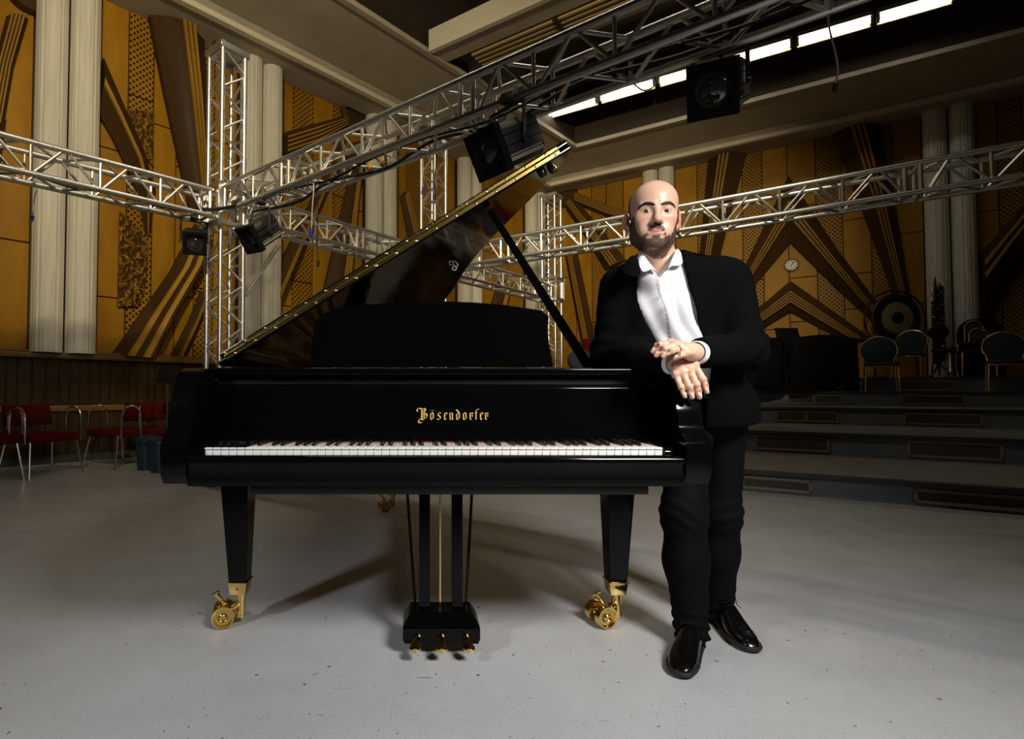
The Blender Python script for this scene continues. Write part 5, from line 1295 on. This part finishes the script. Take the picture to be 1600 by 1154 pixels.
# ================================================================ fluorescent battens in the coffer
ZF = 6.75
ta, tb = floor_at(857, 178, ZF), floor_at(1484, -4, ZF)
spans = [(855, 932), (938, 1022), (1030, 1123), (1131, 1236), (1246, 1362), (1372, 1490)]
def tl(px):
    """point of the lamp line that is seen at px"""
    lo, hi = -0.3, 1.4
    for _ in range(40):
        md = (lo + hi) / 2; p = ta.lerp(tb, md); u = PXC + FPX * p.x / (p.y * math.cos(PITCH) + (p.z - HC) * math.sin(PITCH))
        lo, hi = (md, hi) if u < px else (lo, md)
    return ta.lerp(tb, lo)
for i, (x0, x1) in enumerate(spans):
    a, b = tl(x0), tl(x1); d = (b - a).normalized(); sd = Vector((d.y, -d.x, 0))
    r0 = empty('tube_lamp', (a + b) / 2); tag(r0, ('glowing tube lamp at the left end of the ceiling row', 'second glowing tube lamp of the ceiling row from the left', 'third glowing tube lamp of the ceiling row, left of the big spotlight', 'fourth glowing tube lamp of the ceiling row, above the big spotlight', 'fifth glowing tube lamp of the ceiling row from the left', 'glowing tube lamp at the upper right end of the ceiling row')[i], 'lamp', 'fluorescent tube lamps in a row')
    m = MB(); m.tube([a + d * 0.02, b - d * 0.02], 0.048, 10); m.build('tube', M_tube, r0, smooth=True)
    m = MB(); q = [a - sd * 0.07, b - sd * 0.07, b + sd * 0.07, a + sd * 0.07]; m.hexa([(p.x, p.y, ZF + 0.05) for p in q], [(p.x, p.y, ZF + 0.12) for p in q])
    for e in (a, b): m.hexa(*[[(p.x, p.y, z) for p in (e - sd * .05 - d * .02, e - sd * .05 + d * .02, e + sd * .05 + d * .02, e + sd * .05 - d * .02)] for z in (ZF - 0.05, ZF + 0.1)])
    m.build('housing', M_strip, r0)
    m = MB(); q = [a - sd * 0.13, b - sd * 0.13, b - sd * 0.10, a - sd * 0.10]; m.hexa([(p.x, p.y, ZF - 0.05) for p in q], [(p.x, p.y, ZF + 0.10) for p in q]); m.build('reflector', M_louvre, r0)
    for e in (a + d * 0.2, b - d * 0.2): rod('hanger', (e.x, e.y, ZF + 0.1), (e.x, e.y, 7.74), 0.008, M_black, r0)
# ================================================================ clock on the right wall
def wall_pt(w, px, py, off): u, z = w.uz(px, py, off); p = w.o + w.d * u + w.n * off; return Vector((p.x, p.y, z))
cc = wall_pt(WRo, 1236.5, 414, 0.07); rc = (wall_pt(WRo, 1249.3, 414, 0.07) - wall_pt(WRo, 1224, 414, 0.07)).length / 2 * 0.93
nn = RWN; xx = RWD; zz_ = Vector((0, 0, 1))
clock = empty('wall_clock', cc - nn * 0.07); tag(clock, 'round white faced wall clock with dark rim inside the big wooden chevron', 'clock')
m = MB(); m.lathe([(rc * 1.0, -0.065), (rc * 1.0, 0.02), (rc * 0.95, 0.03), (rc * 0.88, 0.02), (rc * 0.88, 0.0)], cc, nn, 32); m.build('rim', M_black, clock, smooth=True, angle=30)
m = MB(); m.lathe([(rc * 0.9, 0.0), (rc * 0.9, 0.012)], cc, nn, 32); m.build('dial', M_dial, clock)
def dialbar(name, ang, r0_, r1_, w0, w1, h):
    d = xx * math.sin(ang) + zz_ * math.cos(ang); s = xx * math.cos(ang) - zz_ * math.sin(ang); m = MB()
    q = [cc + d * r0_ - s * w0, cc + d * r0_ + s * w0, cc + d * r1_ + s * w1, cc + d * r1_ - s * w1]
    m.hexa([p + nn * 0.011 for p in q], [p + nn * h for p in q]); return m.build(name, M_black, clock)
for k in range(12): dialbar('hour_mark', R(30 * k), rc * 0.58, rc * 0.84, rc * 0.05, rc * 0.07, 0.016)
dialbar('hour_hand', R(38), -rc * 0.22, rc * 0.52, rc * 0.05, rc * 0.035, 0.022); dialbar('minute_hand', R(26), -rc * 0.26, rc * 0.80, rc * 0.035, rc * 0.02, 0.026)
# ================================================================ things on the tiers
Z4, Z5 = zs[4], zs[5]
def on_tier(px, Y): return Vector(((px - PXC) / FPX * Y, Y, 0))
def banquet_chair(name, p, z, rz, label, sc=1.0, frame=None):
    r0 = empty(name, (p.x, p.y, z), rz, local=True); r0.scale = (sc, sc, sc); tag(r0, label, 'chair')
    fr = frame or M_goldtube
    m = MB(); ov = [(-0.19, 0.50), (-0.20, 0.56)] + [(-0.235 * math.cos(a) * (1 if 1 else 0), 0.68 + 0.235 * math.sin(a)) for a in [R(-15 + 210 * i / 14) for i in range(15)]] + [(0.20, 0.56), (0.19, 0.50)]
    ov = [(-0.18, 0.48)] + [(-0.235 * math.cos(R(-35 + 250 * i / 16)), 0.70 + 0.235 * math.sin(R(-35 + 250 * i / 16))) for i in range(17)] + [(0.18, 0.48)]
    m.prism(ov, 0.185, 0.225, lambda a, b, d: (a * 0.97, d + (b - 0.45) * 0.18, b)); m.build('backrest', M_navy, r0, bevel=0.012)
    m = MB(); m.tube([(a * 1.03, 0.205 + (b - 0.45) * 0.18, b) for a, b in ov], 0.013, 8); m.build('back_frame', fr, r0, smooth=True)
    m = MB(); m.box((-0.22, -0.23, 0.42), (0.22, 0.21, 0.48)); m.build('seat', M_navy, r0, bevel=0.02)
    m = MB(); m.box((-0.215, -0.225, 0.40), (0.215, 0.205, 0.42)); m.build('seat_rail', fr, r0, bevel=0.004, seg=1)
    for x in (-1, 1):
        for y in (-0.21, 0.20):
            m = MB(); m.tube([(x * 0.205, y, 0.42), (x * 0.215, y * 1.08, 0.0)], 0.012, 8); m.build('leg', fr, r0, smooth=True)
    return r0
face = math.atan2(RWD.y, RWD.x)        # chairs look towards the hall, backs to the wall -> local +y points away from the viewer
banquet_chair('banquet_chair', on_tier(1377, 9.05), Z4, R(-36), 'navy banquet chair with rounded back and pale metal rim, left of the gong', 1.0)
banquet_chair('banquet_chair', on_tier(1421, 9.62), Z5, R(-52), 'navy banquet chair with rounded back standing before the gong', 0.92)
banquet_chair('banquet_chair', on_tier(1574, 8.3), Z4, R(-42), 'dark banquet chair with gilded rim at the far right edge', 1.0)
# swivel chair
p = on_tier(1486, 9.36); r0 = empty('swivel_chair', (p.x, p.y, Z5 - 0.0), R(8), local=True); tag(r0, 'red swivel chair with oval back before the right column pair', 'chair')
m = MB(); m.lathe([(0.001, -0.035), (0.15, -0.035), (0.20, -0.02), (0.215, 0.0), (0.20, 0.02), (0.15, 0.035), (0.001, 0.035)], (0, 0.18, 0.80), (0, 1, 0.12), 24); m.v = [(x, y, 0.80 + (z - 0.80) * 0.62) for x, y, z in m.v]; m.build('backrest', M_red, r0, smooth=True, angle=60)
m = MB(); m.lathe([(0.2, 0.0), (0.245, 0.015), (0.245, 0.045), (0.2, 0.065), (0.001, 0.07)], (0, 0, 0.44), (0, 0, 1), 24); m.build('seat', M_red, r0, smooth=True, angle=50)
m = MB(); m.tube([(0, 0.18, 0.70), (0, 0.24, 0.5), (0, 0.1, 0.43)], 0.02, 8); m.build('back_bar', M_black, r0, smooth=True)
m = MB(); m.lathe([(0.035, 0.1), (0.03, 0.43)], (0, 0, 0), (0, 0, 1), 14); m.build('gas_post', M_chrome, r0, smooth=True)
for k in range(4):
    a = R(45 + 90 * k); m = MB(); m.tube([(0, 0, 0.42), (0.2 * math.cos(a), 0.2 * math.sin(a), 0.40), (0.25 * math.cos(a), 0.25 * math.sin(a), 0.0)], 0.012, 8); m.build('leg', M_black, r0, smooth=True)
# gong in a round stand
p = on_tier(1401, 10.05); gz_ = at(1401, 500, p.y).z; sg = p.y / FPX
gong = empty('gong', (p.x, p.y, Z5)); tag(gong, 'large bronze gong hanging in a thin round stand on the top tier', 'gong')
gc = Vector((p.x, p.y, at(1400, 497, p.y).z))
m = MB(); m.lathe([(38 * sg, 0.0), (38.5 * sg, 0.02), (37 * sg, 0.05), (28 * sg, 0.055), (27.5 * sg, 0.052)], gc, (0, -1, 0), 40); m.build('rim', M_black, gong, smooth=True, angle=40)
m = MB(); m.lathe([(28 * sg, 0.048), (20 * sg, 0.058), (9.8 * sg, 0.06)], gc, (0, -1, 0), 40); m.build('disc', M_bronze, gong, smooth=True, angle=40)
m = MB(); m.lathe([(9.9 * sg, 0.058), (9.0 * sg, 0.075), (0.001, 0.085)], gc, (0, -1, 0), 28); m.build('boss', M_black, gong, smooth=True, angle=40)
rg = [(gc.x + 48 * sg * math.cos(a), p.y + 0.0, gc.z - 0.03 + 46 * sg * math.sin(a)) for a in [2 * math.pi * i / 48 for i in range(49)]]
m = MB(); m.tube(rg, 0.018, 8, False); m.build('ring_stand', M_black, gong, smooth=True)
for s in (-1, 1):
    m = MB(); m.tube([(gc.x + s * 0.35, p.y, gc.z - 0.03 - 0.42), (gc.x + s * 0.40, p.y, Z5 + 0.02)], 0.018, 8); m.tube([(gc.x + s * 0.40, p.y - 0.25, Z5 + 0.02), (gc.x + s * 0.40, p.y + 0.25, Z5 + 0.02)], 0.018, 8); m.build('foot', M_black, gong, smooth=True)
m = MB(); m.tube([(gc.x - 0.1, p.y, gc.z + 37 * sg), (gc.x, p.y, gc.z - 0.03 + 46 * sg), (gc.x + 0.1, p.y, gc.z + 37 * sg)], 0.006, 6); m.build('cord', M_cable, gong)
# tall folded woodwind on its stand
p = on_tier(1468, 9.72); wd = empty('contrabassoon', (p.x, p.y, Z5)); tag(wd, 'tall dark woodwind instrument of folded tubes before the right columns', 'instrument')
for dx_, z0_, z1_ in ((-0.07, 0.25, at(0, 470, p.y).z - Z5), (0.0, 0.2, at(0, 452, p.y).z - Z5), (0.085, 0.3, at(0, 447, p.y).z - Z5)):
    m = MB(); x_ = p.x + dx_; m.tube([(x_, p.y, Z5 + z0_), (x_, p.y, Z5 + z1_)], [0.034, 0.030], 12); m.build('tube', M_satin, wd, smooth=True)
    m = MB()
    for k in range(5): zz2 = Z5 + z0_ + (z1_ - z0_) * (0.2 + 0.18 * k); m.lathe([(0.037, 0), (0.037, 0.02)], (x_, p.y, zz2), (0, 0, 1), 12)
    m.build('key_ring', M_chrome, wd, smooth=True)
m = MB(); x_ = p.x - 0.03; m.tube([(x_, p.y, at(0, 470, p.y).z), (x_, p.y, at(0, 445, p.y).z), (x_ + 0.01, p.y, at(0, 432, p.y).z)], [0.03, 0.022, 0.006], 10); m.build('bell_joint', M_satin, wd, smooth=True)
m = MB(); m.tube([(p.x + 0.085, p.y, at(0, 449, p.y).z), (p.x + 0.05, p.y, at(0, 443, p.y).z), (p.x + 0.02, p.y, at(0, 452, p.y).z)], 0.022, 10); m.build('bow', M_chrome, wd, smooth=True)
m = MB(); m.tube([(p.x - 0.09, p.y - 0.02, at(0, 450, p.y).z), (p.x - 0.13, p.y - 0.02, at(0, 458, p.y).z), (p.x - 0.1, p.y - 0.02, at(0, 464, p.y).z)], 0.008, 8); m.build('crook', M_chrome, wd, smooth=True)
m = MB(); m.tube([(p.x, p.y, Z5 + 0.3), (p.x, p.y, Z5 + 0.03)], 0.015, 8)
for k in range(3): a = R(90 + 120 * k); m.tube([(p.x, p.y, Z5 + 0.25), (p.x + 0.25 * math.cos(a), p.y + 0.2 * math.sin(a), Z5 + 0.01)], 0.010, 6)
m.build('stand', M_black, wd)
# stacked chairs, instrument case
p = on_tier(1531, 9.0)
for k, (dx_, dz, lab) in enumerate(((0.0, 0.0, 'dark red stacking chair with brass loop back, lower of the two stacked at right'), (0.03, 0.13, 'dark red stacking chair with brass loop back, upper of the two stacked at right'))):
    r0 = empty('stacking_chair', (p.x + dx_ * 0 - 0.02 * k, p.y + 0.05 * k, Z5 + dz), R(-45), local=True); tag(r0, lab, 'chair', 'stacked chairs at the right')
    m = MB(); m.box((-0.2, -0.2, 0.40), (0.2, 0.2, 0.45)); m.build('seat', M_red, r0, bevel=0.02)
    m = MB(); m.tube([(-0.11, 0.18, 0.46), (-0.11, 0.22, 0.72)] + [(-0.11 * math.cos(a), 0.22, 0.72 + 0.11 * math.sin(a)) for a in [R(15 + 150 * i / 8) for i in range(9)]] + [(0.11, 0.22, 0.72), (0.11, 0.18, 0.46)], 0.010, 8); m.build('back_loop', M_goldtube, r0, smooth=True)
    m = MB(); m.box((-0.105, 0.20, 0.5), (0.105, 0.23, 0.78)); m.build('backrest', M_navy, r0, bevel=0.02)
    for x in (-1, 1):
        for y in (-0.18, 0.18):
            m = MB(); m.tube([(x * 0.19, y, 0.41), (x * 0.2, y * 1.1, 0.0 if not k else 0.30)], 0.011, 8); m.build('leg', M_goldtube, r0, smooth=True)
p = on_tier(1534, 9.42); cs = empty('instrument_case', (p.x, p.y, Z5)); tag(cs, 'tall black round-topped instrument case standing behind the stacked chairs', 'case')
hh = at(0, 497, p.y).z - Z5
ol = [(-0.26, 0.0), (-0.30, 0.25), (-0.27, 0.5)] + [(-0.29 * math.cos(R(180 * i / 12)), hh - 0.30 + 0.30 * math.sin(R(180 * i / 12))) for i in range(13)] + [(0.27, 0.5), (0.30, 0.25), (0.26, 0.0)]
m = MB(); m.prism(ol, -0.15, 0.15, lambda a, b, d: (p.x + a, p.y + d, Z5 + b)); m.build('shell', M_blackmatt, cs, bevel=0.03)
m = MB(); m.tube([(p.x - 0.07, p.y - 0.16, Z5 + 0.6), (p.x - 0.05, p.y - 0.20, Z5 + 0.64), (p.x + 0.05, p.y - 0.20, Z5 + 0.64), (p.x + 0.07, p.y - 0.16, Z5 + 0.6)], 0.012, 8); m.build('handle', M_black, cs, smooth=True)
# music stand and cloth-covered percussion
p = on_tier(1236, 9.75); ms = empty('music_stand', (p.x, p.y, Z4)); tag(ms, 'black music stand showing its desk above the covered percussion', 'stand')
z0_, z1_ = at(0, 528, p.y).z, at(0, 511, p.y).z
m = MB(); m.hexa([(p.x - 0.21, p.y, z0_ - 0.12), (p.x + 0.21, p.y, z0_ - 0.12), (p.x + 0.21, p.y + 0.015, z0_ - 0.12), (p.x - 0.21, p.y + 0.015, z0_ - 0.12)], [(p.x - 0.21, p.y + 0.10, z1_), (p.x + 0.21, p.y + 0.10, z1_), (p.x + 0.21, p.y + 0.115, z1_), (p.x - 0.21, p.y + 0.115, z1_)]); m.build('desk', M_blackmatt, ms, bevel=0.006)
m = MB(); m.box((p.x - 0.21, p.y - 0.05, z0_ - 0.125), (p.x + 0.21, p.y + 0.01, z0_ - 0.11)); m.build('ledge', M_black, ms)
m = MB(); m.tube([(p.x, p.y + 0.05, z0_), (p.x, p.y + 0.05, Z4 + 0.06)], 0.013, 8)
for k in range(3): a = R(90 + 120 * k); m.tube([(p.x, p.y + 0.05, Z4 + 0.2), (p.x + 0.25 * math.cos(a), p.y + 0.05 + 0.25 * math.sin(a), Z4 + 0.01)], 0.01, 6)
m.build('pole', M_black, ms)
def covered(name, x0, x1, ytop, Y, label, dep=0.55, bump_=0.0, sd=0):
    a, b = at(x0, 560, Y), at(x1, 560, Y); zt = at(0, ytop, Y).z; rnd = random.Random(sd)
    r0 = empty(name, ((a.x + b.x) / 2, Y + dep / 2, Z4)); tag(r0, label, 'percussion')
    cx, cy, hx, hy = (a.x + b.x) / 2, Y + dep / 2, (b.x - a.x) / 2, dep / 2
    rows = []
    for f in (0.0, 0.25, 0.5, 0.75, 0.93, 1.0):
        row = []
        for k in range(72):
            w = 2 * math.pi * k / 72; c, s = math.cos(w), math.sin(w)
            rr_ = 1.0 / (abs(c) ** 5 + abs(s) ** 5) ** 0.2
            fold = (0.035 * math.sin(k * 1.05 + sd) + 0.02 * math.sin(k * 2.3)) * (1 - f) ** 0.8
            e = 0.93 + fold + (0.0 if f < 1 else -0.03)
            row.append((cx + hx * c * rr_ * e, cy + hy * s * rr_ * e, Z4 + 0.015 + (zt - Z4 - 0.015) * f + (bump_ * math.sin(3 * c + sd) * 0.02 if f > 0.9 else 0)))
        rows.append(row)
    m = MB(); m.grid(rows, close=True); m.f.append(tuple(5 * 72 + k for k in range(72))); m.build('dust_cover', M_blackmatt, r0, smooth=True, angle=50)
    return r0, cx, cy, zt
r0, cx, cy, zt = covered('covered_drum', 1170, 1234, 527, 9.25, 'narrower percussion under a black cloth, nearest the standing man', sd=1)
m = MB(); 
for sx in (-1, 1): m.box((cx + sx * 0.25 - 0.02, cy - 0.02, Z4), (cx + sx * 0.25 + 0.02, cy + 0.02, Z4 + 0.08))
m.build('foot', M_black, r0)
r0, cx, cy, zt = covered('covered_drum', 1240, 1354, 525, 9.1, 'wider percussion under a black cloth, beside the navy chairs', bump_=1.5, sd=2)
m = MB()
for k in range(5): m.tube([(cx + 0.05 + 0.05 * k, cy - 0.36 - 0.01 * k, Z4 + 0.05 + 0.07 * k), (cx + 0.12 + 0.03 * k, cy - 0.37, Z4 + 0.09 + 0.06 * k)], 0.012, 6)
m.build('brass_fitting', M_goldtube, r0, smooth=True)
# chairs behind the prop
p = on_tier(926, 11.4); r0 = empty('orchestra_chair', (p.x, p.y, Z4), R(160), local=True); tag(r0, 'red fabric chair seen between the lid prop and the man', 'chair')
zz0 = at(0, 580, p.y).z - Z4; zz1 = at(0, 530, p.y).z - Z4
m = MB(); m.box((-0.17, 0.15, zz0), (0.17, 0.22, zz1)); m.build('backrest', M_red, r0, bevel=0.03)
m = MB(); m.box((-0.24, -0.24, 0.44), (0.24, 0.22, 0.52)); m.build('seat', M_red, r0, bevel=0.03)
m = MB(); m.tube([(0.17, 0.18, zz1 - 0.08), (0.34, 0.14, zz1 - 0.09)], 0.035, 10); m.build('arm_knob', M_black, r0, smooth=True)
for x in (-1, 1):
    for y in (-0.2, 0.2): m = MB(); m.tube([(x * 0.2, y, 0.45), (x * 0.21, y, 0.0)], 0.012, 8); m.build('leg', M_chrome, r0, smooth=True)
m = MB(); m.box((-0.03, 0.16, 0.5), (0.03, 0.2, zz0 + 0.02)); m.build('back_bar', M_black, r0)
p = on_tier(905, 10.6); r0 = empty('drum_case', (p.x, p.y, Z4)); tag(r0, 'dark navy round case partly hidden behind the foot of the lid prop', 'case')
m = MB(); rr_ = 17 * p.y / FPX; zc = at(0, 562, p.y).z; m.lathe([(rr_ * 0.85, -0.18), (rr_, -0.15), (rr_, 0.15), (rr_ * 0.85, 0.18)], (p.x, p.y, zc), (0.2, 1, 0), 28); m.build('shell', M_navy, r0, smooth=True, angle=40)
m = MB(); m.box((p.x - 0.16, p.y - 0.15, Z4), (p.x + 0.16, p.y + 0.15, zc - rr_ * 0.97)); m.build('plinth', M_black, r0, bevel=0.01)
# ================================================================ along the left wall
def armchair(px, py, rz, label, sc=1.0):
    p = floor_at(px, py); r0 = empty('armchair', (p.x, p.y, 0), rz, local=True); r0.scale = (sc,) * 3; tag(r0, label, 'chair', 'red chairs along the left wall')
    m = MB(); m.box((-0.25, -0.24, 0.36), (0.25, 0.24, 0.45)); m.build('seat', M_red, r0, bevel=0.025)
    m = MB(); m.grid([[(x, 0.23 + 0.05 * (1 - (x / 0.24) ** 2) + k, z) for x in (-0.24, -0.12, 0, 0.12, 0.24)] for z, k in ((0.52, 0.0), (0.64, 0.03), (0.73, 0.05))]); o = m.build('backrest', M_red, r0, smooth=True); md = o.modifiers.new('thick', 'SOLIDIFY'); md.thickness = 0.05
    for x in (-1, 1):
        m = MB(); m.tube([(x * 0.29, -0.20, 0.36), (x * 0.29, -0.19, 0.60)] + [(x * 0.29, -0.19 + 0.12 - 0.12 * math.cos(a), 0.60 + 0.12 * math.sin(a)) for a in [R(15 + 150 * i / 8) for i in range(9)]] + [(x * 0.29, 0.05, 0.60), (x * 0.29, 0.06, 0.36)], 0.012, 8); m.build('arm_loop', M_chrome, r0, smooth=True)
        for y in (-1, 1): m = MB(); m.tube([(x * 0.24, y * 0.2, 0.37), (x * 0.28, y * 0.26, 0.0)], 0.011, 8); m.build('leg', M_chrome, r0, smooth=True)
    m = MB()
    for x in (-1, 1): m.tube([(x * 0.2, 0.2, 0.4), (x * 0.2, 0.27, 0.62)], 0.011, 8)
    m.build('back_support', M_black, r0, smooth=True)
    return r0
rl = math.atan2(LWD.y, LWD.x)
armchair(-36, 752, rl + R(20), 'red chair with metal loop arms cut by the left picture edge')
armchair(64, 742, rl + R(22), 'red seated chair with metal loop arms, front one of the left row')
armchair(186, 728, rl - R(70), 'dark red chair with metal loop arm standing midway along the slatted dado')
armchair(262, 722, rl - R(30), 'dark red chair farthest along the slatted dado beside the piano')
def bin_(px, py, label, rz):
    p = floor_at(px, py); r0 = empty('storage_bin', (p.x, p.y, 0), rz); tag(r0, label, 'bin', 'blue bins behind the piano'); rows = []
    for z, e in ((0.0, 0.105), (0.30, 0.125), (0.31, 0.14), (0.345, 0.14)):
        rows.append([(p.x + e * (1 + 0.05 * (k % 4 < 2)) * math.cos(2 * math.pi * k / 32), p.y + e * (1 + 0.05 * (k % 4 < 2)) * math.sin(2 * math.pi * k / 32), z) for k in range(32)])
    m = MB(); m.grid(rows, close=True); m.f.append(tuple(range(32))); m.build('bin_body', M_bluecrate, r0)
    m = MB(); m.lathe([(0.145, 0.345), (0.145, 0.365), (0.05, 0.38), (0.001, 0.38)], (p.x, p.y, 0), (0, 0, 1), 24); m.build('lid', M_navy, r0, smooth=True, angle=30)
bin_(231, 733, 'dark blue lidded bin standing left of the piano arm', 0); bin_(252, 737, 'dark blue lidded bin half hidden behind the piano arm', 0.3)
p = at(258, 620, 6.45); ms = empty('music_stand', (p.x, p.y, 0)); tag(ms, 'black music stand with its desk showing left of the piano', 'stand')
q0, q1 = at(243, 597, 6.45), at(270, 570, 6.45)
m = MB(); m.hexa([(q0.x, 6.45, q0.z), (q0.x + 0.25, 6.45, q0.z), (q0.x + 0.25, 6.465, q0.z), (q0.x, 6.465, q0.z)], [(q0.x + 0.02, 6.52, q1.z), (q0.x + 0.25, 6.52, q1.z), (q0.x + 0.25, 6.535, q1.z), (q0.x + 0.02, 6.535, q1.z)]); m.build('desk', M_blackmatt, ms, bevel=0.005)
m = MB(); cx = q0.x + 0.125; m.tube([(cx, 6.49, q0.z + 0.02), (cx, 6.49, 0.05)], 0.012, 8)
for k in range(3): a = R(30 + 120 * k); m.tube([(cx, 6.49, 0.2), (cx + 0.14 * math.cos(a), 6.49 + 0.14 * math.sin(a), 0.01)], 0.01, 6)
m.build('pole', M_black, ms)
